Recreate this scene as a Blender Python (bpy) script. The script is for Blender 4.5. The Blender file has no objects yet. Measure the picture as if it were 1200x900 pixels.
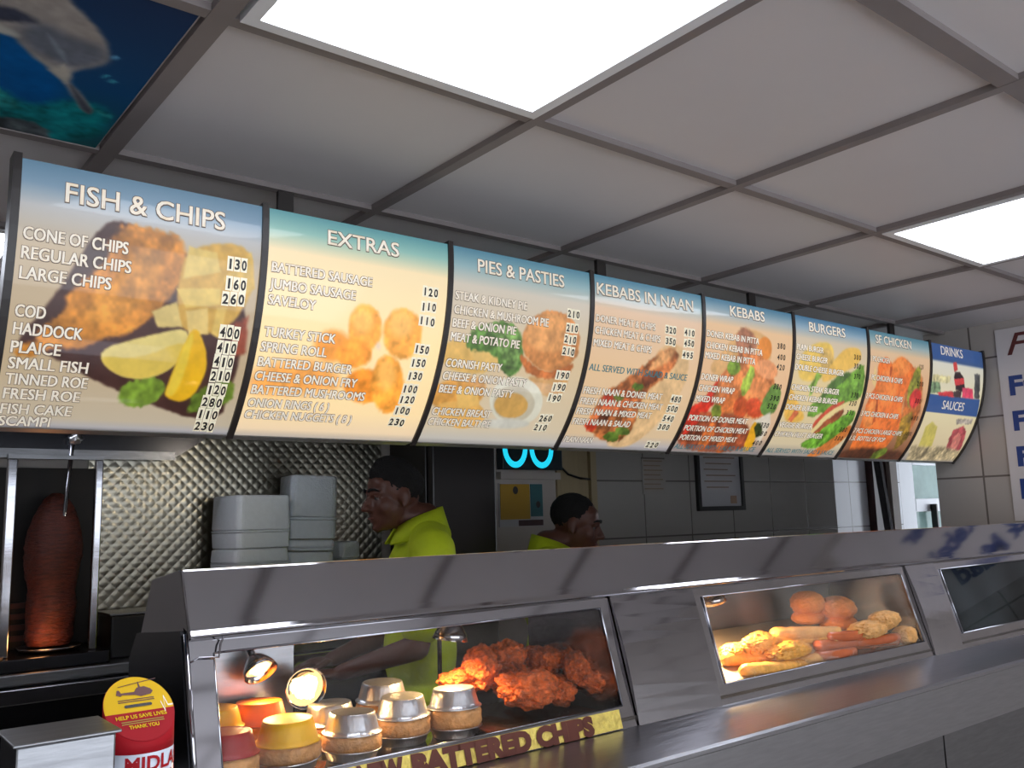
import bpy, bmesh, math, random
import numpy as np
from mathutils import Vector, Matrix, noise as mnoise

random.seed(7); np.random.seed(7)
scene = bpy.context.scene
COL = scene.collection
PI = math.pi

# ------------------------------------------------------------------ camera
EYE = 1.58                         # camera height above the floor; camera stands at x=0, y=0
YAW, PITCH, ROLL, FPX = 0.67643, 0.14971, -0.028094, 1051.956
def cam_axes():
    f = Vector((math.sin(YAW)*math.cos(PITCH), math.cos(YAW)*math.cos(PITCH), math.sin(PITCH)))
    r = Vector((math.cos(YAW), -math.sin(YAW), 0)); u = r.cross(f)
    c, s = math.cos(ROLL), math.sin(ROLL)
    return r*c+u*s, r*(-s)+u*c, f
AR, AU, AF = cam_axes()
cam = bpy.data.cameras.new('camera'); cam_ob = bpy.data.objects.new('camera', cam); COL.objects.link(cam_ob)
cam.sensor_width = 36; cam.lens = 36*FPX/1200; cam.clip_start = 0.02
cam_ob.matrix_world = Matrix(((AR.x, AU.x, -AF.x, 0), (AR.y, AU.y, -AF.y, 0), (AR.z, AU.z, -AF.z, EYE), (0, 0, 0, 1)))
scene.camera = cam_ob

# ------------------------------------------------------------------ world, exposure, light levels
scene.view_settings.view_transform = 'Standard'; scene.view_settings.look = 'None'
scene.view_settings.exposure = 0.0; scene.view_settings.gamma = 1.0
scene.view_settings.use_curve_mapping = False
world = bpy.data.worlds.new('daylight'); scene.world = world; world.use_nodes = True
world.node_tree.nodes['Background'].inputs[0].default_value = (0.84, 0.91, 1.0, 1)
world.node_tree.nodes['Background'].inputs[1].default_value = 4.2
SHOP_LAMP = 9.0            # radiance of the ceiling light panels on the customer side
KITCHEN_LAMP = 8.0
MENU_GLOW = 0.72
HEAT_WATTS = 4.5

def lin(c):
    return tuple(((x/255)/12.92 if x/255 <= .04045 else ((x/255+.055)/1.055)**2.4) for x in c)
def ray(px, py):
    return AR*((px-600)/FPX) + AU*(-(py-450)/FPX) + AF
def at_y(px, py, Y):
    d = ray(px, py)*1.0; return d*(Y/d.y) + Vector((0, 0, EYE))
def at_z(px, py, Z):
    d = ray(px, py); return d*((Z-EYE)/d.z) + Vector((0, 0, EYE))

# ------------------------------------------------------------------ materials
def new_mat(name):
    m = bpy.data.materials.new(name); m.use_nodes = True
    return m, m.node_tree, m.node_tree.nodes['Principled BSDF']
def mat(name, rgb, rough=.6, metal=0, var=.12, scale=30, bump=0, bscale=None, coat=0, emit=None, emit_s=0, stretch=None, spec=.5, bdist=.01):
    """procedural surface: colour varied by noise, optional bump"""
    m, nt, b = new_mat(name); N, L = nt.nodes, nt.links
    b.inputs['Roughness'].default_value = rough; b.inputs['Metallic'].default_value = metal
    b.inputs['Coat Weight'].default_value = coat; b.inputs['Coat Roughness'].default_value = .08
    b.inputs['Specular IOR Level'].default_value = spec
    c = lin(rgb)
    tc = N.new('ShaderNodeTexCoord'); mp = N.new('ShaderNodeMapping'); L.new(tc.outputs['Object'], mp.inputs[0])
    if stretch: mp.inputs['Scale'].default_value = stretch
    nz = N.new('ShaderNodeTexNoise'); nz.inputs['Scale'].default_value = scale; nz.inputs['Detail'].default_value = 5
    L.new(mp.outputs[0], nz.inputs['Vector'])
    rp = N.new('ShaderNodeValToRGB'); L.new(nz.outputs['Fac'], rp.inputs[0])
    rp.color_ramp.elements[0].position = .3; rp.color_ramp.elements[1].position = .7
    rp.color_ramp.elements[0].color = (*[x*(1-var) for x in c], 1); rp.color_ramp.elements[1].color = (*[min(1, x*(1+var)) for x in c], 1)
    L.new(rp.outputs[0], b.inputs['Base Color'])
    if bump:
        n2 = N.new('ShaderNodeTexNoise'); n2.inputs['Scale'].default_value = bscale or scale; n2.inputs['Detail'].default_value = 4
        L.new(mp.outputs[0], n2.inputs['Vector'])
        bp = N.new('ShaderNodeBump'); bp.inputs['Strength'].default_value = bump; bp.inputs['Distance'].default_value = bdist
        L.new(n2.outputs['Fac'], bp.inputs['Height']); L.new(bp.outputs[0], b.inputs['Normal'])
    if emit:
        b.inputs['Emission Color'].default_value = (*lin(emit), 1); b.inputs['Emission Strength'].default_value = emit_s
    return m
def mat_emit(name, rgb, s):
    m, nt, b = new_mat(name)
    b.inputs['Base Color'].default_value = (*lin(rgb), 1); b.inputs['Emission Color'].default_value = (*lin(rgb), 1)
    b.inputs['Emission Strength'].default_value = s; b.inputs['Roughness'].default_value = .5
    return m
def mat_tile(name, rgb, grout, w, h, axes, off=(0, 0), rough=.25, mortar=.004, var=.05):
    """square-set wall tiles from a brick texture in world metres"""
    m, nt, b = new_mat(name); N, L = nt.nodes, nt.links
    tc = N.new('ShaderNodeTexCoord'); sp = N.new('ShaderNodeSeparateXYZ'); L.new(tc.outputs['Object'], sp.inputs[0])
    cb = N.new('ShaderNodeCombineXYZ')
    for k in (0, 1):
        ad = N.new('ShaderNodeMath'); ad.operation = 'ADD'; ad.inputs[1].default_value = -off[k]+20*(w, h)[k]
        L.new(sp.outputs[axes[k]], ad.inputs[0]); L.new(ad.outputs[0], cb.inputs[k])
    br = N.new('ShaderNodeTexBrick'); br.offset = 0; br.squash = 1
    br.inputs['Scale'].default_value = 1; br.inputs['Brick Width'].default_value = w; br.inputs['Row Height'].default_value = h
    br.inputs['Mortar Size'].default_value = mortar; br.inputs['Mortar Smooth'].default_value = .1
    c = lin(rgb)
    br.inputs['Color1'].default_value = (*[x*(1-var) for x in c], 1); br.inputs['Color2'].default_value = (*[x*(1+var) for x in c], 1)
    br.inputs['Mortar'].default_value = (*lin(grout), 1)
    L.new(cb.outputs[0], br.inputs['Vector']); L.new(br.outputs['Color'], b.inputs['Base Color'])
    bp = N.new('ShaderNodeBump'); bp.inputs['Strength'].default_value = .3; bp.inputs['Distance'].default_value = .002; bp.invert = True
    L.new(br.outputs['Fac'], bp.inputs['Height']); L.new(bp.outputs[0], b.inputs['Normal'])
    b.inputs['Roughness'].default_value = rough
    return m
def mat_glass(name, haze=.03, haze_rgb=(200, 190, 180), tint=(1, 1, 1), nscale=6):
    m, nt, b = new_mat(name); N, L = nt.nodes, nt.links
    out = N['Material Output']; N.remove(b)
    tr = N.new('ShaderNodeBsdfTransparent'); tr.inputs[0].default_value = (*tint, 1)
    gl = N.new('ShaderNodeBsdfGlossy'); gl.inputs['Roughness'].default_value = .03
    df = N.new('ShaderNodeBsdfDiffuse'); df.inputs[0].default_value = (*lin(haze_rgb), 1)
    lw = N.new('ShaderNodeLayerWeight'); lw.inputs[0].default_value = .5
    pw = N.new('ShaderNodeMath'); pw.operation = 'POWER'; pw.inputs[1].default_value = 5; L.new(lw.outputs['Facing'], pw.inputs[0])
    fr = N.new('ShaderNodeMath'); fr.operation = 'MULTIPLY_ADD'; fr.inputs[1].default_value = .8; fr.inputs[2].default_value = .022; L.new(pw.outputs[0], fr.inputs[0])
    tc = N.new('ShaderNodeTexCoord'); nz = N.new('ShaderNodeTexNoise'); nz.inputs['Scale'].default_value = nscale; nz.inputs['Detail'].default_value = 4
    L.new(tc.outputs['Object'], nz.inputs['Vector'])
    mr = N.new('ShaderNodeMapRange'); mr.inputs[1].default_value = .35; mr.inputs[2].default_value = .75
    mr.inputs[3].default_value = haze*.3; mr.inputs[4].default_value = haze*1.8; L.new(nz.outputs['Fac'], mr.inputs[0])
    m1 = N.new('ShaderNodeMixShader'); L.new(mr.outputs[0], m1.inputs[0]); L.new(tr.outputs[0], m1.inputs[1]); L.new(df.outputs[0], m1.inputs[2])
    m2 = N.new('ShaderNodeMixShader'); L.new(fr.outputs[0], m2.inputs[0]); L.new(m1.outputs[0], m2.inputs[1]); L.new(gl.outputs[0], m2.inputs[2])
    L.new(m2.outputs[0], out.inputs[0])
    return m
def mat_print(name, glow, gloss=.22, coat=.4):
    """printed translucent film: colours from the mesh's print attribute, back-lit"""
    m, nt, b = new_mat(name); N, L = nt.nodes, nt.links
    at = N.new('ShaderNodeAttribute'); at.attribute_name = 'print'
    dk = N.new('ShaderNodeMix'); dk.data_type = 'RGBA'; dk.blend_type = 'MULTIPLY'; dk.inputs[0].default_value = 1
    dk.inputs[7].default_value = (.25, .25, .25, 1) if glow else (1, 1, 1, 1)     # translucent film: most of its light comes from behind
    L.new(at.outputs['Color'], dk.inputs[6]); L.new(dk.outputs[2], b.inputs['Base Color'])
    if glow: L.new(at.outputs['Color'], b.inputs['Emission Color']); b.inputs['Emission Strength'].default_value = glow
    b.inputs['Roughness'].default_value = .4; b.inputs['Coat Weight'].default_value = coat; b.inputs['Coat Roughness'].default_value = .06
    return m
def mat_quilt(name):
    """stainless sheet embossed with small pillows"""
    m, nt, b = new_mat(name); N, L = nt.nodes, nt.links
    tc = N.new('ShaderNodeTexCoord'); sp = N.new('ShaderNodeSeparateXYZ'); L.new(tc.outputs['Object'], sp.inputs[0])
    def wave(sign):
        a = N.new('ShaderNodeMath'); a.operation = 'MULTIPLY_ADD'; a.inputs[1].default_value = sign; L.new(sp.outputs[0], a.inputs[0])
        L.new(sp.outputs[2], a.inputs[2])
        s = N.new('ShaderNodeMath'); s.operation = 'MULTIPLY'; s.inputs[1].default_value = PI/.037; L.new(a.outputs[0], s.inputs[0])
        w = N.new('ShaderNodeMath'); w.operation = 'SINE'; L.new(s.outputs[0], w.inputs[0])
        q = N.new('ShaderNodeMath'); q.operation = 'ABSOLUTE'; L.new(w.outputs[0], q.inputs[0]); return q
    mu = N.new('ShaderNodeMath'); mu.operation = 'MULTIPLY'; L.new(wave(1.0).outputs[0], mu.inputs[0]); L.new(wave(-1.0).outputs[0], mu.inputs[1])
    bp = N.new('ShaderNodeBump'); bp.inputs['Strength'].default_value = .27; bp.inputs['Distance'].default_value = .004
    L.new(mu.outputs[0], bp.inputs['Height']); L.new(bp.outputs[0], b.inputs['Normal'])
    b.inputs['Base Color'].default_value = (.26, .245, .20, 1); b.inputs['Metallic'].default_value = 1; b.inputs['Roughness'].default_value = .28
    return m

M = {}
M['steel'] = mat('brushed_steel', (172, 172, 178), .17, 1, .05, 8, .05, 3, stretch=(1, 6, 6))
M['steel_bright'] = mat('polished_steel', (166, 164, 168), .07, 1, .04, 6, .03, 2.2)
M['steel_film'] = mat('steel_under_film', (184, 182, 186), .12, 1, .06, 14, .10, 6)
M['steel_dull'] = mat('dull_steel', (135, 135, 138), .34, 1, .10, 20, .05, 10, stretch=(1, 8, 8))
M['steel_shelf'] = mat('shelf_steel', (168, 168, 172), .30, 1, .06, 18, .05, 8, stretch=(1, 10, 10))
M['steel_dark'] = mat('dark_steel', (70, 70, 74), .25, 1, .10, 14, .04, 8)
M['black'] = mat('black_enamel', (20, 19, 20), .35, 0, .2, 10)
M['soot'] = mat('sooty_panel', (24, 19, 17), .6, .3, .3, 14)
M['trim'] = mat('dark_trim', (44, 38, 36), .4, 0, .15, 12)
M['tee'] = mat('ceiling_tee', (128, 119, 118), .55, 0, .06, 10)
M['tile_ceil'] = mat('ceiling_tile', (206, 200, 200), .45, 0, .02, 3)
M['housing'] = mat('lightbox_housing', (58, 54, 54), .5, 0, .1, 10)
M['lip'] = mat('aluminium_lip', (178, 172, 166), .35, .6, .05, 20)
M['floor'] = mat_tile('floor_tiles', (168, 162, 156), (110, 104, 100), .3, .3, (0, 1), rough=.35)
M['tile_back'] = mat_tile('grey_wall_tiles', (150, 146, 142), (92, 86, 84), .33, .262, (0, 2), (2.82, EYE+.163))
M['tile_right'] = mat_tile('beige_wall_tiles', (176, 168, 162), (112, 104, 100), .33, .2435, (1, 2), (1.695, EYE+.364))
M['tile_strip'] = mat_tile('daylight_toned_tiles', (222, 226, 236), (140, 140, 148), .24, .32, (0, 2), (5.76, EYE+.2))  # tile colour paled to stand in for bright light on the lobby wall
M['plaster'] = mat('plaster', (170, 162, 156), .7, 0, .04, 5)
M['white'] = mat('white_plastic', (226, 226, 228), .4, 0, .02, 8)
M['upvc'] = mat('white_upvc', (236, 240, 248), .25, 0, .01, 8)
M['maroon'] = mat('maroon_paint', (58, 26, 26), .4, 0, .12, 9)
M['beige'] = mat('beige_boarding', (150, 134, 104), .55, 0, .06, 8, stretch=(8, 1, .6))
M['foam'] = mat('expanded_foam', (216, 222, 228), .6, 0, .03, 60, .15, 200)
M['lamp'] = mat_emit('light_diffuser', (238, 243, 255), SHOP_LAMP)
M['lamp_k'] = mat_emit('kitchen_diffuser', (235, 242, 255), KITCHEN_LAMP)
M['lampframe'] = mat('lamp_frame', (228, 228, 230), .4, 0, .02, 8)
M['print'] = mat_print('backlit_print', MENU_GLOW)
M['print_a'] = mat_print('backlit_print_old_tube', MENU_GLOW*.86)
M['print_b'] = mat_print('backlit_print_new_tube', MENU_GLOW*1.3)
M['mural'] = mat_print('mural_print', 0, coat=0)
M['mural'].node_tree.nodes['Principled BSDF'].inputs['Roughness'].default_value = .7
M['mural'].node_tree.nodes['Principled BSDF'].inputs['Specular IOR Level'].default_value = .1
M['ink_white'] = mat('white_ink', (226, 217, 204), .5, 0, .02, 20, emit=(232, 220, 200), emit_s=.34)
M['ink_shade'] = mat('grey_brown_ink', (88, 72, 60), .5, 0, .05, 20, emit=(100, 80, 64), emit_s=.22)
M['ink_teal'] = mat('teal_ink', (40, 105, 115), .5, 0, .05, 20, emit=(50, 120, 128), emit_s=.35)
M['tag_white'] = mat('price_tab', (225, 218, 196), .45, 0, .03, 30, emit=(225, 212, 180), emit_s=.4)
M['ink_black'] = mat('black_ink', (36, 32, 30), .5, 0, .05, 20)
M['board_white'] = mat('poster_white', (206, 200, 200), .4, 0, .02, 6)
M['ink_blue'] = mat('blue_ink', (34, 62, 128), .5, 0, .04, 20)
M['ink_maroon'] = mat('maroon_ink', (92, 40, 38), .5, 0, .04, 20)
M['glass_a'] = mat_glass('cabinet_glass', .008, (210, 190, 170))
M['glass_b'] = mat_glass('misted_glass', .055, (230, 215, 195), nscale=9)
M['glass_c'] = mat_glass('dark_glass', .05, (150, 160, 165), (.35, .4, .42))
M['frost'] = mat_glass('frosted_glass', .55, (168, 196, 190), (.30, .36, .35), 3)
M['foil'] = mat('foil', (200, 200, 204), .30, .92, .08, 40, .5, 90, stretch=(1, 1, .25), bdist=.004)
M['foil_yellow'] = mat('yellow_foil', (222, 168, 0), .5, .15, .08, 40, .3, 90, stretch=(1, 1, .25), bdist=.004)
M['foil_orange'] = mat('orange_foil', (236, 118, 0), .5, .15, .12, 40, .3, 90, stretch=(1, 1, .25), bdist=.004)
M['foil_red'] = mat('red_foil', (136, 6, 8), .45, .1, .1, 40, .3, 90, stretch=(1, 1, .25), bdist=.004)
M['pastry'] = mat('pastry', (196, 142, 84), .6, 0, .25, 60, .5, 90)
M['chicken'] = mat('spiced_crust', (196, 88, 28), .62, 0, .55, 90, 1.0, 160, bdist=.008)
M['batter'] = mat('golden_batter', (226, 160, 70), .5, 0, .22, 60, .7, 130, bdist=.004)
M['batter_pale'] = mat('pale_batter', (214, 158, 92), .55, 0, .2, 50, .6, 120, bdist=.004)
M['saveloy'] = mat('saveloy_skin', (186, 92, 48), .25, 0, .12, 30, .15, 60, coat=.4)
M['bun'] = mat('battered_burger', (226, 136, 54), .6, 0, .15, 60, .5, 120, bdist=.004)
M['gold'] = mat('gold_foil', (240, 208, 104), .35, .25, .25, 60, 1.0, 90, bdist=.006)
M['ink_brown'] = mat('brown_ink', (92, 40, 24), .5, 0, .08, 30)
M['doner'] = mat('doner_meat', (84, 34, 22), .6, 0, .5, 40, .9, 70, stretch=(1, 1, 4), bdist=.008)
M['ember'] = mat('burner_mesh', (64, 28, 20), .7)
M['skin'] = mat('brown_skin', (96, 58, 46), .5, 0, .06, 30, .05, 200)
M['hair'] = mat('black_hair', (15, 12, 12), .9, 0, .3, 120, .8, 200, bdist=.004)
M['shirt'] = mat('lime_polo', (196, 214, 28), .75, 0, .06, 14, .25, 22, bdist=.02)
M['trousers'] = mat('black_trousers', (26, 26, 30), .8, 0, .1, 14)
M['eye'] = mat('eye_white', (110, 100, 96), .3, 0, .01, 5)
M['lips'] = mat('lips', (120, 66, 56), .5, 0, .05, 30)
M['red'] = mat('red_plastic', (170, 26, 36), .6, 0, .04, 10, spec=.15)
M['yellow'] = mat('yellow_print', (232, 186, 30), .6, 0, .03, 10, spec=.15)
M['label_white'] = mat('label_white', (214, 220, 232), .4, 0, .02, 10)
M['cyan_led'] = mat_emit('cyan_led', (30, 205, 235), 1.0)
M['led_board'] = mat('led_board', (10, 34, 42), .35, 0, .1, 10)
M['poster_yellow'] = mat('poster_yellow', (168, 130, 30), .5, 0, .05, 10)
M['poster_teal'] = mat('poster_teal', (40, 90, 96), .5, 0, .05, 10)
M['paper'] = mat('paper', (170, 168, 172), .7, 0, .04, 10)
M['fridge'] = mat('dark_cabinet', (34, 30, 30), .35, .1, .1, 6)
M['bulb'] = mat_emit('heat_bulb', (255, 206, 128), 5)
M['quilt'] = mat_quilt('quilted_steel')
M['deck'] = mat('deck_steel', (165, 160, 152), .10, 1, .06, 10, .04, 8)
M['perf'] = mat('perforated_tray', (188, 176, 160), .32, .9, .2, 300, .4, 400)
M['sauce_red'] = mat('red_tub', (170, 30, 30), .4, 0, .05, 10)

# ------------------------------------------------------------------ object helpers
def link(name, me, material=None, parent=None):
    o = bpy.data.objects.new(name, me); COL.objects.link(o)
    if material is not None and me is not None:
        for mm in (material if isinstance(material, (list, tuple)) else [material]): me.materials.append(M[mm] if isinstance(mm, str) else mm)
    if parent is not None: o.parent = parent
    return o
def tag(o, label=None, cat=None, group=None, kind=None):
    if label: o['label'] = label
    if cat: o['category'] = cat
    if group: o['group'] = group
    if kind: o['kind'] = kind
    return o
def empty(name, loc, label, cat, group=None):
    o = bpy.data.objects.new(name, None); o.empty_display_size = .05; COL.objects.link(o); o.location = loc
    return tag(o, label, cat, group)
class MB:
    """collects shapes into one mesh; origin is subtracted so that parts sit under their Empty"""
    def __init__(s, origin=(0, 0, 0)): s.v = []; s.f = []; s.mi = []; s.sm = []; s.o = Vector(origin)
    def add(s, vs, fs, mi=0, smooth=False):
        b = len(s.v); s.v += [tuple(Vector(p)-s.o) for p in vs]; s.f += [tuple(i+b for i in f) for f in fs]
        s.mi += [mi]*len(fs); s.sm += [smooth]*len(fs); return s
    def box(s, a, b, mi=0):
        (x0, y0, z0), (x1, y1, z1) = a, b
        vs = [(x0,y0,z0),(x1,y0,z0),(x1,y1,z0),(x0,y1,z0),(x0,y0,z1),(x1,y0,z1),(x1,y1,z1),(x0,y1,z1)]
        return s.add(vs, [(0,3,2,1),(4,5,6,7),(0,1,5,4),(1,2,6,5),(2,3,7,6),(3,0,4,7)], mi)
    def prism(s, prof, x0, x1, mi=0, axis='x'):
        """closed profile [(y,z)] extruded along x (or [(x,z)] along y, [(x,y)] along z)"""
        def P(p, t): return {'x': (t, p[0], p[1]), 'y': (p[0], t, p[1]), 'z': (p[0], p[1], t)}[axis]
        n = len(prof); vs = [P(p, x0) for p in prof]+[P(p, x1) for p in prof]
        fs = [(i, (i+1) % n, n+(i+1) % n, n+i) for i in range(n)]+[tuple(range(n))[::-1], tuple(range(n, 2*n))]
        return s.add(vs, fs, mi)
    def plate(s, p, q, x0, x1, t, mi=0):
        """sheet from profile point p to q (y,z), thickness t behind it (+y side)"""
        d = Vector((q[0]-p[0], q[1]-p[1])); n = Vector((-d.y, d.x)).normalized()
        if n.x < 0 or (abs(n.x) < 1e-6 and n.y > 0): n = -n
        return s.prism([p, q, (q[0]+n.x*t, q[1]+n.y*t), (p[0]+n.x*t, p[1]+n.y*t)], x0, x1, mi)
    def lathe(s, prof, c, n=32, mi=0, smooth=True, wob=0, seed=0, axis=None):
        vs = []; fs = []; R = axis.to_matrix() if axis is not None else None
        for (r, z) in prof:
            for k in range(n):
                a = 2*PI*k/n; rr = r*(1+wob*math.sin(k*9+seed)) if r > 1e-6 else r
                p = Vector((rr*math.cos(a), rr*math.sin(a), z))
                if R: p = R @ p
                vs.append(p+Vector(c))
        for i in range(len(prof)-1):
            for k in range(n):
                fs.append((i*n+k, i*n+(k+1) % n, (i+1)*n+(k+1) % n, (i+1)*n+k))
        if prof[0][0] > 1e-6: fs.append(tuple(range(n))[::-1])
        if prof[-1][0] > 1e-6: fs.append(tuple(range((len(prof)-1)*n, len(prof)*n)))
        return s.add(vs, fs, mi, smooth)
    def tube(s, pts, r, n=8, mi=0):
        pts = [Vector(p) for p in pts]; rs = r if isinstance(r, (list, tuple)) else [r]*len(pts)
        vs = []; fs = []
        for i, p in enumerate(pts):
            t = (pts[min(i+1, len(pts)-1)]-pts[max(i-1, 0)]).normalized()
            a = t.orthogonal().normalized() if i == 0 else (a-t*a.dot(t)).normalized()
            b = t.cross(a)
            vs += [p+(a*math.cos(2*PI*k/n)+b*math.sin(2*PI*k/n))*rs[i] for k in range(n)]
        for i in range(len(pts)-1):
            for k in range(n): fs.append((i*n+k, i*n+(k+1) % n, (i+1)*n+(k+1) % n, (i+1)*n+k))
        fs += [tuple(range(n))[::-1], tuple(range((len(pts)-1)*n, len(pts)*n))]
        return s.add(vs, fs, mi, True)
    def flat(s, pts2, o, ax, ay, mi=0, lift=0, n=None):
        o, ax, ay = Vector(o), Vector(ax), Vector(ay); nn = ax.cross(ay).normalized()
        return s.add([o+ax*p[0]+ay*p[1]+nn*lift for p in pts2], [tuple(range(len(pts2)))], mi)
    def mesh(s, name):
        me = bpy.data.meshes.new(name); me.from_pydata(s.v, [], s.f); 
        me.polygons.foreach_set('material_index', s.mi); me.polygons.foreach_set('use_smooth', s.sm)
        bm = bmesh.new(); bm.from_mesh(me); bmesh.ops.recalc_face_normals(bm, faces=bm.faces); bm.to_mesh(me); bm.free()
        me.update(); return me
    def build(s, name, material, parent=None, bevel=0):
        o = link(name, s.mesh(name), material, parent)
        if bevel:
            b = o.modifiers.new('bevel', 'BEVEL'); b.width = bevel; b.segments = 2; b.limit_method = 'ANGLE'
        return o
def struct(o): o['kind'] = 'structure'; return o

_fonts = {}
def text_geo(body, bold=0.0, shear=0.0):
    """filled 2-D outline of a string on its own baseline: (verts, faces, left edge, width, cap height)"""
    key = (body, bold, shear)
    if key in _fonts: return _fonts[key]
    cu = bpy.data.curves.new('t', 'FONT'); cu.body = body; cu.size = 1; cu.offset = bold; cu.shear = shear; cu.resolution_u = 3
    ob = bpy.data.objects.new('t', cu); me = bpy.data.meshes.new_from_object(ob)
    vs = [(v.co.x, v.co.y) for v in me.vertices]; fs = [tuple(p.vertices) for p in me.polygons]
    bpy.data.objects.remove(ob); bpy.data.curves.remove(cu); bpy.data.meshes.remove(me)
    xs = [p[0] for p in vs] or [0]; x0, x1 = min(xs), max(xs)
    if 'cap' not in _fonts:
        _fonts['cap'] = 1.0
        _fonts['cap'] = max(p[1] for p in text_geo('H')[0])
    r = (vs, fs, x0, x1-x0, _fonts['cap']); _fonts[key] = r; return r
def add_text(mb, body, place, width, height, bold=.02, mi=0, shear=0):
    """place(a,b) maps text metres (a right, b up from baseline) to 3-D"""
    vs, fs, _, _, _ = text_geo(body, bold, shear); _, _, x0, w0, cap = text_geo(body, 0.0, shear)
    sx, sy = width/w0, height/cap
    return mb.add([place((x-x0)*sx, y*sy) for x, y in vs], fs, mi)
def plane_place(o, ax, ay, lift=0):
    o, ax, ay = Vector(o), Vector(ax), Vector(ay); n = ax.cross(ay).normalized()*lift
    return lambda a, b: o+ax*a+ay*b+n

# ------------------------------------------------------------------ print painter (flat artwork on film)
def vnoise(n0, n1, cells, rng):
    g = rng.random((cells+2, cells+2)); a = np.linspace(0, cells, n0); b = np.linspace(0, cells, n1)
    i = a.astype(int); j = b.astype(int); fa = (a-i)[:, None]; fb = (b-j)[None, :]
    fa = fa*fa*(3-2*fa); fb = fb*fb*(3-2*fb)
    return (g[i][:, j]*(1-fa)*(1-fb)+g[i+1][:, j]*fa*(1-fb)+g[i][:, j+1]*(1-fa)*fb+g[i+1][:, j+1]*fa*fb)-.5
def chaikin(p, k=2):
    for _ in range(k):
        q = np.roll(p, -1, 0); p = np.stack([.75*p+.25*q, .25*p+.75*q], 1).reshape(-1, 2)
    return p
def paint(nu, nv, wm, hm, stops, shapes, seed, smooth=2):
    """colour grid (nv+1, nu+1, 3) in sRGB 0-1"""
    rng = np.random.default_rng(seed)
    u = np.linspace(0, 1, nu+1); v = np.linspace(0, 1, nv+1)
    vv = [s[0] for s in stops]
    img = np.stack([np.interp(v, vv, [s[1][c]/255 for s in stops]) for c in range(3)], 1)[:, None, :].repeat(nu+1, 1)
    X, Y = np.meshgrid(u*wm, v*hm)
    nz = [vnoise(nv+1, nu+1, 14, rng), vnoise(nv+1, nu+1, 34, rng), vnoise(nv+1, nu+1, 70, rng)]
    N = nz[0]*.8+nz[1]*.8+nz[2]*.5
    for col, soft, namp, pts in shapes:
        P = np.array(pts)*[wm, hm]
        if smooth and len(P) > 4: P = chaikin(P, smooth)
        Q = np.roll(P, -1, 0); d2 = np.full(X.shape, 1e9); ins = np.zeros(X.shape, bool)
        Xw = X+nz[1]*.010*min(1, namp*3); Yw = Y+nz[2]*.008*min(1, namp*3)
        for (ax, ay), (bx, by) in zip(P, Q):
            ex, ey = bx-ax, by-ay; L = ex*ex+ey*ey+1e-12
            t = np.clip(((Xw-ax)*ex+(Yw-ay)*ey)/L, 0, 1)
            d2 = np.minimum(d2, (Xw-ax-t*ex)**2+(Yw-ay-t*ey)**2)
            if abs(ey) > 1e-12: ins ^= ((ay > Yw) != (by > Yw)) & (Xw < ex*(Yw-ay)/ey+ax)
        sd = np.where(ins, -1, 1)*np.sqrt(d2)
        a = np.clip(.5-sd/(2*soft), 0, 1); a = (a*a*(3-2*a))[..., None]
        k0 = np.array(col)/255; g0 = k0.mean(); k0 = np.clip(g0+(k0-g0)*1.22, 0, 1)*.97; c = k0*(1+namp*1.3*N[..., None])
        img = img*(1-a)+np.clip(c, 0, 1)*a
    return np.clip(img, 0, 1)
def grid_mesh(name, nu, nv, fn, img):
    vs = [fn(i/nu, j/nv) for j in range(nv+1) for i in range(nu+1)]
    fs = [(j*(nu+1)+i, j*(nu+1)+i+1, (j+1)*(nu+1)+i+1, (j+1)*(nu+1)+i) for j in range(nv) for i in range(nu)]
    me = bpy.data.meshes.new(name); me.from_pydata([tuple(v) for v in vs], [], fs)
    at = me.attributes.new('print', 'FLOAT_COLOR', 'POINT')
    c = img.reshape(-1, 3); l = np.where(c <= .04045, c/12.92, ((c+.055)/1.055)**2.4)
    at.data.foreach_set('color', np.concatenate([l, np.ones((len(l), 1))], 1).astype(np.float32).ravel())
    me.polygons.foreach_set('use_smooth', [True]*len(fs)); me.update(); return me
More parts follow.
